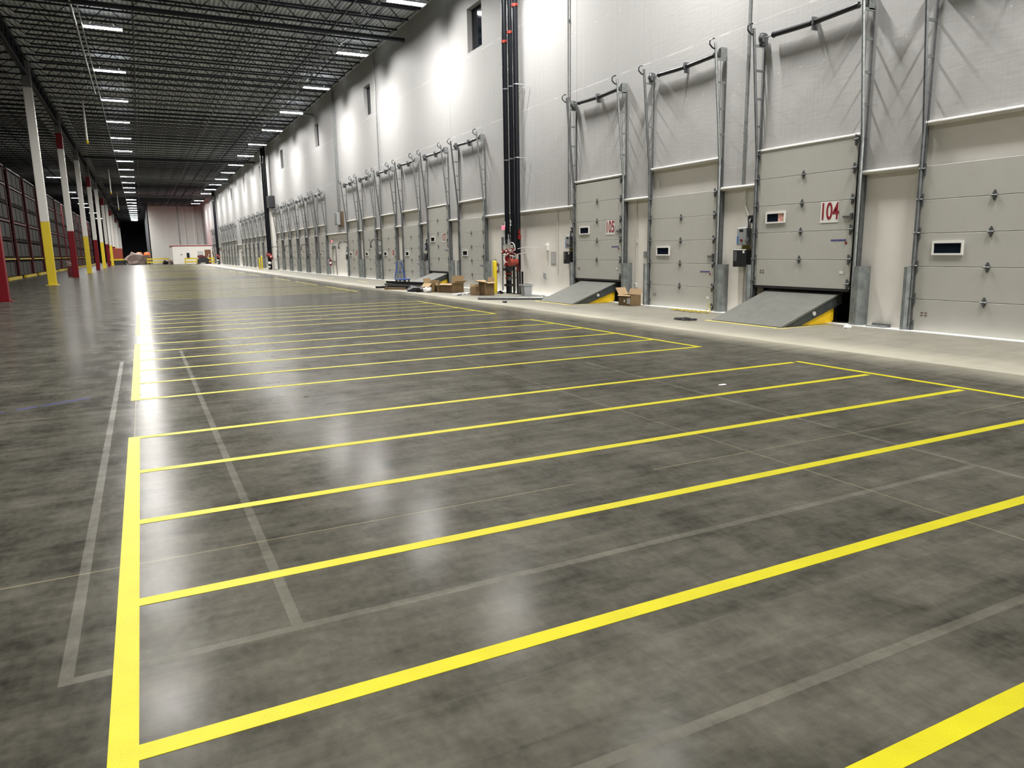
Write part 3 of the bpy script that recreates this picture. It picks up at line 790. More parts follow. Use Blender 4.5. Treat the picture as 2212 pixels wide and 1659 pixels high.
# ------------------------------------------------------------------ exits in the wall
def wall_exit(n, y, label):
    t = bpy.data.objects.new('door_%d' % n, None); C.objects.link(t); t.location = (WX, y, 0); t['kind'] = 'structure'; t['label'] = label
    b = MB(); b.box(-.05, 0, .47, .55, 0, 2.1); b.box(-.05, 0, -.55, -.47, 0, 2.1); b.box(-.05, 0, -.55, .55, 2.1, 2.18); obj('door_frame', b, 'galv_dark', t)
    b = MB(); b.box(-.03, -.005, -.47, .47, .01, 2.1); l = obj('door_leaf', b, 'white_paint', t)
    b = MB(); b.box(-.09, -.03, -.40, .40, 1.0, 1.06); obj('push_bar', b, 'galv', l)
    b = MB(); b.box(-.14, -.03, -.2, .35, 1.98, 2.05); obj('door_closer', b, 'galv_dark', l)
def exit_sign(y, z, label, label_l):
    t = empty('exit_sign', (WX, y, z), label, 'exit sign')
    b = MB(); b.box(-.07, 0, -.17, .17, -.11, .11); obj('sign_box', b, 'frame_white', t, bevel=.006)
    me = text_mesh('exit_letters', 'EXIT', .14, 'exit_red', sx=.8, off=(-.072, 0, 0), bold=.006); link('letters', me, t)
    b = MB(); b.box(-.05, 0, -.12, .12, .11, .15); obj('bracket', b, 'galv_dark', t)
wall_exit(1, 26.55, 'grey framed exit door behind the black risers')
exit_sign(26.85, 2.55, 'glowing red exit sign beside the tall black risers', '')
wall_exit(2, 56.3, 'white exit door beside the wood-backed panel')
exit_sign(56.75, 2.55, 'glowing red exit sign beside the farther wall exit', '')
wall_exit(3, 113.5, 'far exit door in the white gap between door groups')
def extinguisher(y, label):
    t = empty('fire_extinguisher', (WX - .13, y, .72), label, 'fire extinguisher')
    b = MB(); b.lathe([(0, 0), (.075, 0), (.08, .03), (.08, .36), (.06, .43), (.03, .46), (0, .46)], n=16); obj('cylinder', b, 'red_paint', t, smooth=True)
    b = MB(); b.tube([(0, 0, .45), (0, 0, .53)], .025, 8); b.box(-.09, .02, -.015, .015, .52, .545); b.box(-.1, .02, -.012, .012, .57, .585); obj('valve_handle', b, 'black_metal', t)
    b = MB(); b.tube([(0, .03, .5), (-.02, .11, .42), (-.02, .115, .12)], .012, 6); obj('hose', b, 'black_rubber', t)
    b = MB(); b.box(.07, .13, -.04, .04, .05, .4); obj('wall_bracket', b, 'galv_dark', t)
    b = MB(); b.lathe([(.0815, .12), (.0815, .28)], n=16); obj('paper_label', b, 'frame_white', t)
extinguisher(27.5, 'red fire extinguisher on the wall behind the yellow bollard')
extinguisher(57.3, 'red fire extinguisher on the wall left of the farther exit')

def bollard(x, y, label, h=1.27):
    t = empty('bollard', (x, y, 0), label, 'bollard')
    b = MB(); b.lathe([(.085, 0.004), (.085, h - .06), (.07, h - .02), (.035, h), (0, h + .004)], n=18); obj('post', b, 'safety_yellow', t, smooth=True)
    b = MB(); b.lathe([(.0, .012), (.15, .012), (.15, .001)], n=18); obj('base_ring', b, 'guard_steel', t)
bollard(12.25, 25.75, 'yellow bollard in front of the tall black risers')
bollard(11.9, 86.6, 'nearer yellow bollard beside the second riser')
bollard(12.25, 87.3, 'farther yellow bollard beside the second riser', 1.5)
bollard(12.0, 146.4, 'yellow bollard beside the third riser near the end wall')

# ------------------------------------------------------------------ fire sprinkler risers
RXp = 12.72
def riser_pipe(y, x, z0, r, label, collars, num=None, nz=2.62):
    t = empty('riser_pipe', (x, y, z0), label, 'riser pipe', 'black sprinkler risers')
    b = MB(); b.tube([(0, 0, 0), (0, 0, 12.9 - z0)], r, 14); obj('pipe', b, 'black_pipe', t, smooth=True)
    for c in collars:
        b = MB(); b.tube([(0, 0, c - z0 - .05), (0, 0, c - z0 + .05)], r * 1.16, 14); b.cbox((0, r * 1.2, c - z0), (.06, .1, .06)); b.cbox((0, -r * 1.2, c - z0), (.06, .1, .06)); o = obj('coupling', b, 'copper_red', t)
    for c in (5.0, 7.55, 10.9):
        b = MB(); b.tube([(0, 0, c - z0 - .02), (0, 0, c - z0 + .02)], r * 1.08, 14); b.bar((.0, r, c - z0), (UX - x - .03, r + .1, c - z0), .02); b.bar((.0, -r, c - z0), (UX - x - .03, -r - .12, c - z0 - .03), .02); obj('pipe_clamp', b, 'galv', t)
    if num:
        me = text_mesh('pipe_number', num, .2, 'frame_white', off=(-r - .004, .0, nz - z0), bold=.008)
        link('pipe_number', me, t)
    return t
riser_pipe(25.54, RXp, 1.9, .10, 'tall black riser pipe painted with the number 1, left of three', (9.2,), '1')
riser_pipe(25.06, RXp, 1.85, .10, 'tall black riser pipe painted with the number 2, middle of three', (9.4,), '2', 2.66)
riser_pipe(24.66, RXp, 1.55, .105, 'tall black riser pipe without number, right of three', (10.2,))
# valve set
t = empty('sprinkler_valve_set', (RXp, 25.1, 0), 'red and black sprinkler valve assembly at the foot of the tall risers', 'sprinkler valves')
def part(name, b, m, parent=t, smooth=True): return obj(name, b, m, parent, smooth=smooth)
b = MB(); b.tube([(0, .38, 0), (0, .38, 1.15)], .115, 14); main = part('main_pipe', b, 'black_pipe')
b = MB(); b.tube([(0, .38, .28), (0, .38, .36)], .19, 14); part('base_flange', b, 'black_metal', main)
for z in (.60, .76): 
    b = MB(); b.tube([(0, .38, z - .04), (0, .38, z + .04)], .135, 14); b.cbox((0, .53, z), (.06, .1, .06)); part('coupling', b, 'copper_red', main)
b = MB(); b.tube([(0, .38, .84), (0, .38, .9), (0, .38, .98), (0, .38, 1.04)], [.13, .165, .165, .13], 14); b.cbox((-.1, .45, .92), (.12, .18, .1)); part('check_valve', b, 'black_metal', main)
b = MB(); b.tube([(0, .38, 1.06), (0, .38, 1.12), (0, .38, 1.2), (0, .38, 1.38), (0, .38, 1.46)], [.18, .18, .13, .15, .12], 14); part('alarm_valve_body', b, 'valve_red')
b = MB(); b.tube([(0, .38, 1.44), (-.02, .3, 1.58), (0, .0, 1.62), (0, -.36, 1.6)], .10, 12); part('manifold', b, 'valve_red')
for yy_, x_, z_, r_ in ((.47, -.2, 1.60, .085), (.05, -.22, 1.62, .095), (-.16, -.26, 1.52, .08), (-.32, -.2, 1.66, .07)):
    b = MB(); b.cyl((x_, yy_, z_), (0, yy_, z_), r_ * .7, 12); b.cyl((x_ - .03, yy_, z_), (x_, yy_, z_), r_, 14); o = part('gate_valve', b, 'valve_red')
    b = MB(); b.cyl((x_ - .06, yy_, z_), (x_ - .03, yy_, z_), r_ * .35, 10); part('gauge_cap', b, 'frame_white', o)
b = MB(); b.cyl((-.34, -.42, 1.2), (0, -.42, 1.2), .13, 16); b.cyl((-.37, -.42, 1.2), (-.33, -.42, 1.2), .155, 18); part('drain_flange', b, 'orange_red')
b = MB(); b.cyl((-.26, -.15, 1.2), (0, -.15, 1.2), .10, 14); part('switch_housing', b, 'plastic_grey')
b = MB(); b.tube([(0, .38, 1.2), (0, 0, 1.2), (0, -.5, 1.2)], .07, 10); part('cross_pipe', b, 'black_pipe')
b = MB(); b.cyl((0, -.3, 1.04), (-.02, -.3, 1.12), .08, 12); b.cyl((0, -.5, .95), (0, -.5, 1.12), .075, 12); part('trim_valve', b, 'dark_red')
for yy_ in (-.05, -.38, -.56, -.76):
    b = MB(); b.tube([(.0, yy_, .0), (.0, yy_, 1.12 if yy_ > -.7 else .86)], .038, 10); part('drain_pipe', b, 'black_pipe')
    if yy_ == -.38:
        b = MB(); b.tube([(0, yy_, .84), (0, yy_, .92)], .055, 10); part('drain_coupling', b, 'copper_red')
b = MB(); b.tube([(0, -.56, 1.1), (0, -.56, 2.1)], .045, 8); part('side_pipe', b, 'black_pipe')
b = MB(); b.cyl((0, -.56, 2.05), (0, -.56, 2.2), .07, 10); b.cyl((0, -.56, 2.26), (0, -.56, 2.36), .05, 10); b.cyl((0, -.56, 2.0), (0, -.56, 2.42), .025, 8); part('side_valve', b, 'valve_red')
b = MB(); b.bar((0, .1, .62), (0, -.5, .62), .03); b.cbox((-.05, .18, .58), (.12, .12, .14)); part('retard_pipe', b, 'galv_dark')
def arc(cx, cy_, cz, r, a0, a1, n=10): return [(cx, cy_ + r * math.cos(a0 + (a1 - a0) * i / n), cz + r * math.sin(a0 + (a1 - a0) * i / n)) for i in range(n + 1)]
b = MB(); b.tube([(-.22, -.05, 1.55)] + arc(-.22, -.35, 1.66, .28, PI, 0) + [(-.2, -.62, 1.5)], .016, 6); part('flexible_hose', b, 'hose_grey')
b = MB(); b.tube(arc(-.24, .05, 1.5, .3, PI, 2 * PI) + [(-.24, -.6, 1.42)], .014, 6); part('flexible_hose', b, 'hose_grey')
b = MB(); b.tube([(-.1, -.6, 1.7), (.1, -.9, 1.76), (.3, -1.3, 1.72), (.42, -1.45, 1.72)], .012, 6); b.tube([(-.1, -.6, 1.5), (.1, -.9, 1.55), (.3, -1.1, 1.7)], .012, 6); part('signal_cable', b, 'hose_grey')
for yy_ in (.45, .08):
    b = MB(); b.tube([(-.14, yy_, 2.25), (-.18, yy_ - .12, 1.75)], .016, 6); b.cbox((-.15, yy_ - .02, 1.95), (.07, .09, .22)); part('pressure_switch', b, 'galv')
t = empty('alarm_bell', (WX - .2, 25.75, 2.3), 'dark red alarm horn on the wall beside the left riser', 'alarm')
b = MB(); b.box(-.08, .2, -.09, .09, -.1, .1); obj('horn_body', b, 'dark_red', t, bevel=.02); b = MB(); b.cyl((-.12, 0, 0), (-.08, 0, 0), .06, 12); obj('horn_face', b, 'black_metal', t)
b = MB(); b.box(WX - .08, WX, 23.28, 23.44, 1.62, 1.84); tag(obj('junction_box', b, 'frame_white', bevel=.01), 'white junction box on the wall right of the sprinkler valves', 'junction box')
b = MB(); b.box(WX - .06, WX, 23.5, 23.62, .62, .82); tag(obj('junction_box', b, 'plastic_grey', bevel=.01), 'low junction box on the wall above the grey bin', 'junction box')
t = empty('wall_notice', (WX, 22.95, 1.12), 'grey framed notice sheet on the wall right of the valves', 'notice')
b = MB(); b.box(-.012, 0, -.17, .17, 0, .45); obj('backing', b, 'plastic_grey', t)
b = MB(); b.box(-.014, -.012, -.14, .14, .03, .42); obj('sheet', b, 'hose_grey', t)
# grey bin
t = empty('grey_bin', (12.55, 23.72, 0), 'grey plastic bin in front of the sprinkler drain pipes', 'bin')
b = MB(); b.prism([(-.14, .002), (.14, .002), (.17, .4), (-.17, .4)], 'y', -.15, .15); obj('body', b, 'plastic_grey', t)
b = MB(); b.box(-.195, .195, -.185, .185, .36, .42); obj('rim', b, 'plastic_grey', t)
b = MB(); b.box(-.15, .15, -.15, .15, .421, .425); obj('hollow_shade', b, 'black_rubber', t)  # black sheet over the solid bin stands for its shaded hollow

# second and third riser groups, farther down the wall
def far_riser(y, label, box, label2):
    t = empty('riser_pipe', (12.7, y, 0), label, 'riser pipe', 'distant black risers')
    b = MB(); b.tube([(0, 0, 1.6), (0, 0, 12.9)], .20, 12); b.tube([(.1, -.5, 1.6), (.1, -.5, 12.9)], .14, 12); obj('pipe', b, 'black_pipe', t, smooth=True)
    b = MB(); b.tube([(0, 0, 11.3), (0, 0, 11.42)], .24, 12); obj('coupling', b, 'galv', t)
    v = empty('sprinkler_valve_set', (12.7, y, 0), label2, 'sprinkler valves', 'distant sprinkler valves')
    b = MB(); b.tube([(0, 0, 0), (0, 0, 1.5)], .2, 12); b.tube([(0, -.8, 0), (0, -.8, 1.1)], .1, 10); obj('main_pipe', b, 'black_pipe', v, smooth=True)
    b = MB(); b.tube([(0, .5, 1.55), (0, -.2, 1.7), (0, -1.6, 1.2)], .16, 10); b.cyl((-.3, .3, 1.6), (0, .3, 1.6), .2, 12); b.cyl((-.3, -.5, 1.5), (0, -.5, 1.5), .22, 12); obj('valve_body', b, 'valve_red', v, smooth=True)
    b = MB(); b.cyl((-.32, -.9, .7), (0, -.9, .7), .14, 10); b.cyl((-.3, -.5, .25), (0, -.5, .25), .12, 10); obj('gauge', b, 'frame_white', v)
    if box:
        q = empty('wall_speaker_box', (UX, y - 2.0, 6.5), 'black square box on the wall beside the second riser', 'wall box')
        b = MB(); b.box(-.55, 0, -1.0, 1.0, 0, 1.2); obj('case', b, 'black_metal', q, bevel=.03)
        b = MB(); b.box(-.56, -.55, -.85, .85, .1, 1.1); obj('front_panel', b, 'black_rubber', q)
        b = MB(); b.box(UX - .42, UX - .002, y - 2.35, y - 1.3, .05, 6.48); tag(obj('pipe_chase', b, 'trim_white', bevel=.02), 'pale grey vertical casing below the black wall box', 'pipe casing')
far_riser(84.4, 'black riser pipe standing beside the black wall box', True, 'red sprinkler valves at the foot of the second riser')
far_riser(144.6, 'thin black riser pipe near the grey end wall', False, 'red sprinkler valves at the foot of the third riser')

# ------------------------------------------------------------------ clutter by the dock wall
def open_box(loc, sx, sy, h, rz, label, flaps, tilt=None):
    t = empty('cardboard_box', loc, label, 'cardboard box', 'cardboard boxes by the dock wall', rz=rz)
    w = .012; b = MB()
    b.box(-sx / 2, sx / 2, -sy / 2, sy / 2, 0.002, .012)
    b.box(-sx / 2, -sx / 2 + w, -sy / 2, sy / 2, .012, h); b.box(sx / 2 - w, sx / 2, -sy / 2, sy / 2, .012, h)
    b.box(-sx / 2 + w, sx / 2 - w, -sy / 2, -sy / 2 + w, .012, h); b.box(-sx / 2 + w, sx / 2 - w, sy / 2 - w, sy / 2, .012, h)
    obj('carton', b, 'cardboard', t)
    for side, ang, ln in flaps:
        k = MB(); a = ang
        if side in ('+x', '-x'):
            s = 1 if side == '+x' else -1
            p = [(s * sx / 2, h), (s * (sx / 2 + ln * math.cos(a)), h + ln * math.sin(a))]
            nx, nz = -math.sin(a) * .006, math.cos(a) * .006
            k.prism([(p[0][0] - s * nx, p[0][1] - nz), (p[1][0] - s * nx, p[1][1] - nz), (p[1][0] + s * nx, p[1][1] + nz), (p[0][0] + s * nx, p[0][1] + nz)], 'y', -sy / 2 + .01, sy / 2 - .01)
        else:
            s = 1 if side == '+y' else -1
            p = [(s * sy / 2, h), (s * (sy / 2 + ln * math.cos(a)), h + ln * math.sin(a))]
            nx, nz = -math.sin(a) * .006, math.cos(a) * .006
            k.prism([(p[0][0] - s * nx, p[0][1] - nz), (p[1][0] - s * nx, p[1][1] - nz), (p[1][0] + s * nx, p[1][1] + nz), (p[0][0] + s * nx, p[0][1] + nz)], 'x', -sx / 2 + .01, sx / 2 - .01)
        obj('flap', k, 'cardboard_light', t)
    return t
R = math.radians
bx = open_box((12.72, 17.55, .004), .40, .52, .30, R(8), 'cardboard box with an open flap, beside the right guard of door 105', [('+y', R(55), .25), ('-x', R(-20), .06), ('+x', R(70), .18)])
b = MB(); b.box(-.2015, -.2, -.22, -.10, .06, .22); o = obj('shipping_label', b, 'paper_white', bx)
b = MB(); b.box(-.2018, -.2015, -.2, -.12, .08, .10); b.box(-.2018, -.2015, -.2, -.12, .13, .15); b.box(-.2018, -.2015, -.2, -.12, .18, .20); obj('label_print', b, 'black_rubber', o)
b = MB(); b.box(-.2015, -.2, -.02, .04, .1, .17); obj('small_label', b, 'paper_white', bx)
open_box((11.55, 25.05, .004), .42, .42, .48, R(12), 'tall open cardboard box in front of the yellow bollard', [('-x', R(12), .2), ('+y', R(20), .18), ('+x', R(75), .18), ('-y', R(-10), .18)])
open_box((11.2, 25.35, .004), .34, .40, .30, R(-20), 'small greyish cardboard box left of the tall open box', [('+x', R(60), .12), ('+y', R(80), .1)])
open_box((11.25, 27.75, .004), .60, .75, .36, R(20), 'largest cardboard box in the heap, with a light flap at its right', [('+x', R(80), .3), ('-y', R(30), .25), ('-x', R(-35), .1)])
open_box((11.0, 28.15, .004), .30, .42, .24, R(55), 'squat crumpled box left of the largest box in the heap', [('+y', R(60), .14), ('-x', R(35), .12)])
open_box((10.68, 28.6, .004), .42, .48, .36, R(25), 'open cardboard box at the end of the black steel bars', [('-x', R(-40), .22), ('+y', R(80), .2), ('+x', R(85), .12)])
# steel bars
bars = [(0, 0, .05, 4.6, 'black_metal', 0), (.13, .1, .05, 4.3, 'black_metal', .02), (.28, -.1, .055, 4.4, 'galv_dark', -.02), (.42, .2, .05, 4.5, 'black_metal', .015), (.56, .05, .055, 4.2, 'black_metal', -.01),
        (.1, .15, .17, 4.2, 'galv_dark', .015), (.26, .0, .17, 4.4, 'black_metal', -.015), (.44, .1, .17, 4.5, 'black_metal', .01), (.2, .05, .28, 4.3, 'black_metal', .02), (.4, .2, .28, 4.1, 'black_metal', -.02)]
where = ['bottom layer, nearest the aisle', 'bottom layer, second from the aisle', 'bottom layer, grey, in the middle', 'bottom layer, second from the wall', 'bottom layer, nearest the wall',
         'middle layer, grey, aisle side', 'middle layer, centre', 'middle layer, wall side', 'top layer, aisle side', 'top layer, wall side']
ang = math.atan2(-4.2, 1.1)
for (off, sh, z, ln, m, tw), w_ in zip(bars, where):
    b = MB(); hh = .05
    b.prism([(-.055, 0), (.055, 0), (.055, .012), (-.043, .012), (-.043, .1), (-.055, .1)], 'x', 0, ln)
    o = obj('steel_bar', b, m, loc=(10.0 + off, 33.3 - sh - off * .1, z - .048)); o.rotation_euler = (0, 0, ang + tw)
    tag(o, 'long steel bar in the floor bundle: ' + w_, 'steel bar', 'bundle of steel bars')
b = MB(); b.box(0, 1.1, -.06, .06, 0, .09); o = obj('wood_block', b, 'wood', loc=(9.72, 32.0, .002)); o.rotation_euler = (0, 0, R(-55)); tag(o, 'brown wood block in front of the steel bars', 'wood block')
b = MB(); b.box(0, .5, -.05, .05, 0, .09); o = obj('wood_block', b, 'black_metal', loc=(9.75, 33.5, .002)); o.rotation_euler = (0, 0, R(-60)); tag(o, 'dark block at the far left end of the steel bars', 'wood block')
def lump(name, loc, s, m, label, cat, seed, group=None):
    random.seed(seed); bm = bmesh.new(); bmesh.ops.create_icosphere(bm, subdivisions=2, radius=1)
    for v in bm.verts:
        k = 1 + random.uniform(-.35, .35); v.co = Vector((v.co.x * s[0] * k, v.co.y * s[1] * k, max(0, v.co.z + .55) * s[2] * k * .65))
    me = bpy.data.meshes.new(name); bm.to_mesh(me); bm.free(); me.materials.append(MATS[m])
    o = link(name, me, loc=loc); return tag(o, label, cat, group)
lump('black_bag', (10.25, 29.2, .002), (.35, .6, .22), 'black_rubber', 'black plastic bundle in front of the box beside the steel bars', 'plastic bag', 3)
lump('crumpled_paper', (10.38, 28.35, .002), (.16, .25, .2), 'paper_white', 'white crumpled paper in front of the box beside the steel bars', 'paper', 4)
lump('crumpled_paper', (12.75, 22.75, .002), (.08, .1, .09), 'paper_white', 'white crumpled scrap at the wall foot right of the grey bin', 'paper', 5)
lump('crumpled_paper', (12.55, 9.95, .002), (.06, .08, .05), 'paper_white', 'white scrap on the wall strip right of the ramp at 104', 'paper', 6)
lump('paper_scrap', (6.15, 6.57, .003), (.05, .035, .006), 'paper_white', 'white scrap lying inside the nearest lanes', 'paper', 8)
b = MB(); b.box(0, .42, -.05, .05, 0, .012); o = obj('paper_strip', b, 'paper_white', loc=(9.72, 29.0, .002)); o.rotation_euler = (0, 0, R(-40)); tag(o, 'white paper strip on the floor in front of the steel bars', 'paper')
random.seed(12)
for i, (x, y, w_, l_, rz, m, lab) in enumerate([(11.0, 26.1, .3, 1.1, 35, 'paper_white', 'white plastic sheet on the floor between the cardboard boxes, nearest the aisle'), (11.5, 26.5, .3, 1.0, 20, 'paper_white', 'white plastic sheet on the floor between the cardboard boxes, nearest the wall'),
                                             (10.85, 25.9, .12, 1.3, 60, 'galv_dark', 'dark flat offcut on the floor beside the white plastic sheets'), (11.3, 26.2, .12, .9, 10, 'galv', 'silver flat offcut lying between the white plastic sheets')]):
    b = MB(); n = 8
    for k in range(n): b.box(-l_ / 2 + l_ * k / n, -l_ / 2 + l_ * (k + 1) / n, -w_ / 2, w_ / 2, .002 + .02 * (k % 2), .02 + .03 * random.random())
    o = obj('loose_sheet', b, m, loc=(x, y, 0)); o.rotation_euler = (0, 0, R(rz)); tag(o, lab, 'loose sheet')
run('floor_pipe', [(10.17, 22.75, .05), (11.9, 21.3, .05)], .045, 'galv_dark', 'grey pipe lying on the floor left of the ramp at 105', 'pipe')
lump('dark_debris', (10.3, 20.95, .002), (.07, .12, .06), 'black_rubber', 'small dark debris on the floor near the lying grey pipe', 'debris', 9)
lump('dark_debris', (12.35, 25.5, .002), (.12, .14, .1), 'black_rubber', 'small black lump at the foot of the left riser', 'debris', 10)
# cable coil and strap tangle
random.seed(21); b = MB(); pts = []
for i in range(70):
    a = i * .5; r = .22 + .06 * math.sin(i * 1.3); pts.append((r * math.cos(a) * .75, r * 1.2 * math.sin(a), .012 + .004 * (i % 5)))
b.tube(pts, .009, 5); tag(obj('cable_coil', b, 'black_rubber', loc=(11.15, 13.2, 0)), 'coil of black cable on the floor in front of the ramp at 104', 'cable')
b = MB(); pts = []
for i in range(46):
    u = i / 45; pts.append((-.12 + .14 * math.sin(i * 1.7), -.75 + 1.3 * u + .16 * math.sin(i * 2.3), .022 + .02 * abs(math.sin(i * .9))))
b.tube(pts, .012, 4); b.tube([(.2, -.35, .02), (.24, -.42, .25), (.22, -.5, .02)], .01, 4); tag(obj('yellow_strap', b, 'yellow_pale', loc=(12.72, 14.85, 0)), 'tangled yellow strap at the foot of the unnumbered door left of 104', 'strap')
# blue platform cart
t = empty('platform_cart', (12.3, 37.3, 0), 'blue platform cart with a tall handle, in front of the door left of 107', 'cart')
b = MB(); b.box(-.3, .3, -.42, .42, .2, .26); obj('platform', b, 'blue_cart', t, bevel=.015)
b = MB(); b.tube([(-.28, .4, .25), (-.1, .42, 1.15), (.1, .42, 1.15), (.28, .4, .25)], .03, 8); b.bar((-.2, .41, .6), (.2, .41, .6), .04); obj('handle', b, 'blue_cart', t)
for sx_ in (-1, 1):
    for sy_ in (-1, 1):
        b = MB(); b.cyl((sx_ * .24 - .025, sy_ * .33, .1), (sx_ * .24 + .025, sy_ * .33, .1), .098, 14); w = obj('wheel', b, 'black_rubber', t)
        b = MB(); b.box(sx_ * .24 - .035, sx_ * .24 + .035, sy_ * .33 - .03, sy_ * .33 + .03, .1, .2); obj('caster_fork', b, 'galv_dark', w)

# ------------------------------------------------------------------ pallet racks on the left
RX = -9.3
def rack_frame_mesh():
    b = MB()
    for x in (-1.1, 0):
        b.box(x - .06, x + .06, -.07, .07, 0, 9.0)
    for i in range(9): b.bar((-1.1, 0, .4 + i), (0, 0, .9 + i if i < 8 else 8.8), .05)
    return b.mesh('rack_frame', ['dark_red'])
LV = [.12, 1.7, 3.2, 4.7, 6.15, 7.62]
def make_rack():
    t = empty('pallet_rack', (0, 0, 0), 'x', 'pallet rack')
    fm = rack_frame_mesh()
    for y in (0, 7.4): link('upright_frame', fm, t, (0, y, 0))
    for y in (-1.0, 8.4):
        pass
    for i, z in enumerate(LV[1:]):
        b = MB(); b.box(-.06, .06, 0, 7.4, z - .14, z - .02); b.box(-1.16, -1.04, 0, 7.4, z - .14, z - .02); obj('beam', b, 'dark_red' if i in (2, 4) else 'rack_beam', t)
    b = MB(); b.box(-.1, .1, 0, 7.4, 9.0, 9.06); obj('top_rail', b, 'galv', t)
    b = MB(); b.box(.25, .45, .2, 7.2, .004, .22); obj('floor_guard', b, 'safety_yellow', t)
    b = MB(); b.box(.1, .16, .1, 7.3, 1.55, 1.65); obj('guard_rail', b, 'safety_yellow', t)
    return t
def load_mesh():
    b = MB(); random.seed(31)
    b.cur = 0
    for i in range(3): b.box(-1.05, 0.02, -1.08 + i * .72, -1.08 + i * .72 + .70, .14, .14 + 1.05 + .06 * random.random())
    for i in range(3): b.box(-1.0, -.02, -1.06 + i * .72, -1.06 + i * .72 + .64, .7, 1.28)
    b.cur = 1; b.box(-1.1, .05, -1.1, 1.1, 0, .04); b.box(-1.1, .05, -1.1, 1.1, .1, .14)
    for y in (-1.05, 0, .95): b.box(-1.1, .05, y, y + .1, .04, .1)
    return b.mesh('pallet_load', ['load_wrap', 'pallet_wood'])
rk = make_rack(); rkt = tree_of(rk); lm = load_mesh()
i = 0; y = 55.5
while y < 180:
    lab = 'dark red pallet rack with yellow floor guard behind the columns, %s from the camera' % ORD[i]
    if i == 0: rk.location = (RX, y, 0); tag(rk, lab, None, 'row of pallet racks')
    else: copy_tree(rk, rkt, (RX, y, 0), lab, 'row of pallet racks')
    for li, z in enumerate(LV):
        for k in range(3):
            o = link('pallet_load', lm, loc=(RX - .02, y + 1.24 + 2.46 * k, z))
            tag(o, 'grey wrapped pallet load stacked in the racks behind the columns', 'pallet load', 'wrapped pallet loads in the racks')
    y += 9.55; i += 1
# corner guards by the first column
for x, y, lab in ((-5.75, 38.6, 'dark red guard box behind the first red column'), (-5.6, 75.5, 'dark red guard box behind the second red column')):
    t = empty('guard_post', (x, y, 0), lab, 'guard box')
    b = MB(); b.box(-.25, .25, -.3, .3, 0, .9); obj('body', b, 'dark_red', t, bevel=.03); b = MB(); b.prism([(-.25, .9), (.25, .9), (.25, 1.0), (-.25, 1.35)], 'y', -.28, .28); obj('sloped_top', b, 'brown_tarp', t)

# end of the rack row: orange red steel frame and heaps in front of the dark hall
t = empty('steel_stillage', (-4.4, 170, 0), 'orange red and yellow steel frame at the far end of the column row', 'steel frame')
b = MB(); b.box(-1.4, 1.2, -.6, .6, 1.2, 3.3); obj('red_body', b, 'orange_red', t, bevel=.05)
b = MB(); b.box(-1.5, 1.5, -.7, .7, .9, 1.2); obj('yellow_edge', b, 'safety_yellow', t)
b = MB(); b.prism([(-1.2, .002), (1.8, .002), (1.3, .9), (-1.0, .9)], 'y', -.6, .6); obj('dark_base', b, 'black_metal', t)
lump('tarp_heap', (-.3, 168, .002), (2.3, 1.2, 2.2), 'brown_tarp', 'brown tarp-covered heap left of the yellow guard rails', 'heap', 15)
for x, lab in ((-.2, 'left of the two orange drums by the tarp heap'), (1.25, 'right of the two orange drums by the tarp heap')):
    t = empty('orange_drum', (x, 171.5, 1.25), lab, 'drum')
    t.location.z = 0
    b = MB(); b.lathe([(0, .002), (.5, .002), (.5, 1.2), (.45, 1.24), (0, 1.24)], n=16); obj('stand', b, 'black_metal', t)
    b = MB(); b.lathe([(.45, 1.25), (.62, 1.4), (.66, 1.8), (.6, 2.25), (.4, 2.45), (0, 2.5)], n=16); obj('drum', b, 'orange', t, smooth=True)

# office and the things in front of it
OY = 159.5
t = empty('site_office', (9.4, OY, 0), 'small white office block with dark red roof edge, brown door and grey window', 'office')
b = MB(); b.box(-3.65, 3.6, 0, 14, .002, 3.5); obj('walls', b, 'office_white', t)
b = MB(); b.box(-3.75, 3.62, -.12, 14, 3.5, 3.68); obj('roof_edge', b, 'office_trim', t)
b = MB(); b.box(-3.75, 3.62, -.16, -.12, 3.68, 3.74); obj('roof_cap', b, 'frame_white', t)
b = MB(); b.box(2.15, 3.3, -.06, 0, .002, 2.75); dl = obj('door', b, 'brown_door', t)
b = MB(); b.cyl((2.3, -.1, 1.1), (2.3, -.06, 1.1), .05, 8); obj('door_handle', b, 'galv', dl)
b = MB(); b.box(-1.2, -.65, -.06, 0, 1.1, 2.2); w = obj('window_frame', b, 'galv_dark', t)
b = MB(); b.box(-1.12, -.73, -.07, -.06, 1.18, 2.12); obj('pane', b, 'dark_glass', w)
b = MB(); b.box(.8, 1.9, -.05, 0, 1.4, 2.5); w = obj('notice_board', b, 'hose_grey', t)
b = MB(); b.box(-2.3, -2.0, -.04, 0, 1.75, 1.95); obj('plaque', b, 'galv_dark', t)
def rail(x0, x1, y, lab):
    t = empty('guard_rail', ((x0 + x1) / 2, y, 0), lab, 'guard rail', 'yellow guard rails by the office')
    hw_ = (x1 - x0) / 2
    for z in (.45, 1.05):
        b = MB(); b.box(-hw_, hw_, -.06, .06, z - .14, z + .14); obj('beam', b, 'safety_yellow', t)
    n = max(2, int(hw_ * 2 / 2.2) + 1)
    for k in range(n):
        x = -hw_ + .1 + (2 * hw_ - .2) * k / (n - 1)
        b = MB(); b.box(x - .08, x + .08, .06, .2, .0, 1.22); obj('post', b, 'safety_yellow', t)
rail(1.1, 5.2, 166.0, 'yellow guard rail in front of the bare end wall')
rail(7.6, 9.9, 156.5, 'yellow guard rail below the office window')
rail(11.6, 13.0, 156.8, 'yellow guard rail in front of the brown office door')
t = empty('floor_scrubber', (10.6, 152.5, 0), 'dark ride-on floor machine with a red top parked before the office', 'floor machine')
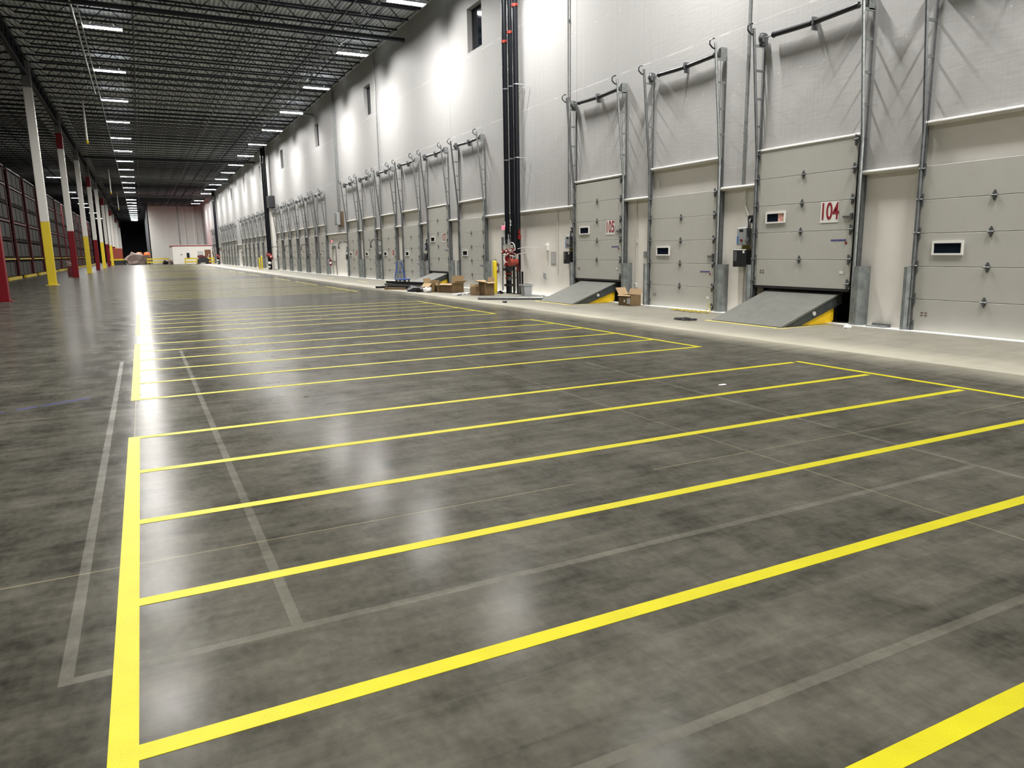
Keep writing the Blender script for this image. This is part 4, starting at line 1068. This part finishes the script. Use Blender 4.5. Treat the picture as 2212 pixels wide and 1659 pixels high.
b = MB(); b.prism([(-1.0, .25), (1.0, .25), (1.1, .8), (.7, 1.25), (-.3, 1.3), (-.9, .9)], 'y', -.6, .6); obj('body', b, 'black_metal', t)
b = MB(); b.prism([(-.8, 1.1), (.5, 1.3), (.5, 1.5), (-.2, 1.75), (-.9, 1.6)], 'y', -.5, .5); obj('seat_top', b, 'dark_red', t)
b = MB(); b.bar((.9, -.4, .9), (1.2, -.4, 1.9), .06); b.bar((.9, .4, .9), (1.2, .4, 1.9), .06); b.bar((1.2, -.4, 1.9), (1.2, .4, 1.9), .06); obj('handle_bar', b, 'hose_grey', t)
for sx_ in (-.7, .75):
    for sy_ in (-.55, .55):
        b = MB(); b.cyl((sx_, sy_ - .08, .25), (sx_, sy_ + .08, .25), .248, 14); obj('wheel', b, 'black_rubber', t)
b = MB(); b.tube([(-1.3, -.8, .06), (1.4, -.8, .06)], .06, 6); obj('squeegee', b, 'black_rubber', t)
for x, s, lab, sd in ((4.4, (.5, .5, .7), 'dark bag slumped against the guard rail by the end wall', 41), (5.6, (1.0, .6, .8), 'low grey heap beside the office corner', 42)):
    lump('floor_heap', (x, 163.5, .002), s, 'brown_tarp' if sd == 42 else 'black_metal', lab, 'heap', sd)

# ------------------------------------------------------------------ world, camera, view
w = bpy.data.worlds.new('World'); sc.world = w; w.use_nodes = True
w.node_tree.nodes['Background'].inputs[0].default_value = (.10, .13, .30, 1); w.node_tree.nodes['Background'].inputs[1].default_value = .02
yaw, pitch, roll = 0.464945546, -0.182595659, -0.0163466436
cyw, syw, cp, sp = math.cos(yaw), math.sin(yaw), math.cos(pitch), math.sin(pitch)
fw = Vector((syw * cp, cyw * cp, sp)); rt = Vector((cyw, -syw, 0)); up = rt.cross(fw)
r2 = math.cos(roll) * rt + math.sin(roll) * up; u2 = -math.sin(roll) * rt + math.cos(roll) * up
cam = bpy.data.cameras.new('Camera'); co = bpy.data.objects.new('Camera', cam); C.objects.link(co)
cam.sensor_width = 36; cam.lens = 1564.26 / 2212 * 36; cam.clip_end = 600; cam.clip_start = .05
co.matrix_world = Matrix(((r2.x, u2.x, -fw.x, 0), (r2.y, u2.y, -fw.y, 0), (r2.z, u2.z, -fw.z, 1.65), (0, 0, 0, 1)))
sc.camera = co
sc.view_settings.view_transform = 'Standard'; sc.view_settings.look = 'None'; sc.view_settings.gamma = 1; sc.view_settings.exposure = .1
sc.view_settings.use_curve_mapping = False
cyc = sc.cycles
cyc.max_bounces = 5; cyc.diffuse_bounces = 3; cyc.glossy_bounces = 3; cyc.transmission_bounces = 1
cyc.caustics_reflective = False; cyc.caustics_refractive = False
cyc.sample_clamp_indirect = 12; cyc.use_denoising = True; cyc.denoising_prefilter = 'ACCURATE'; cyc.use_light_tree = True
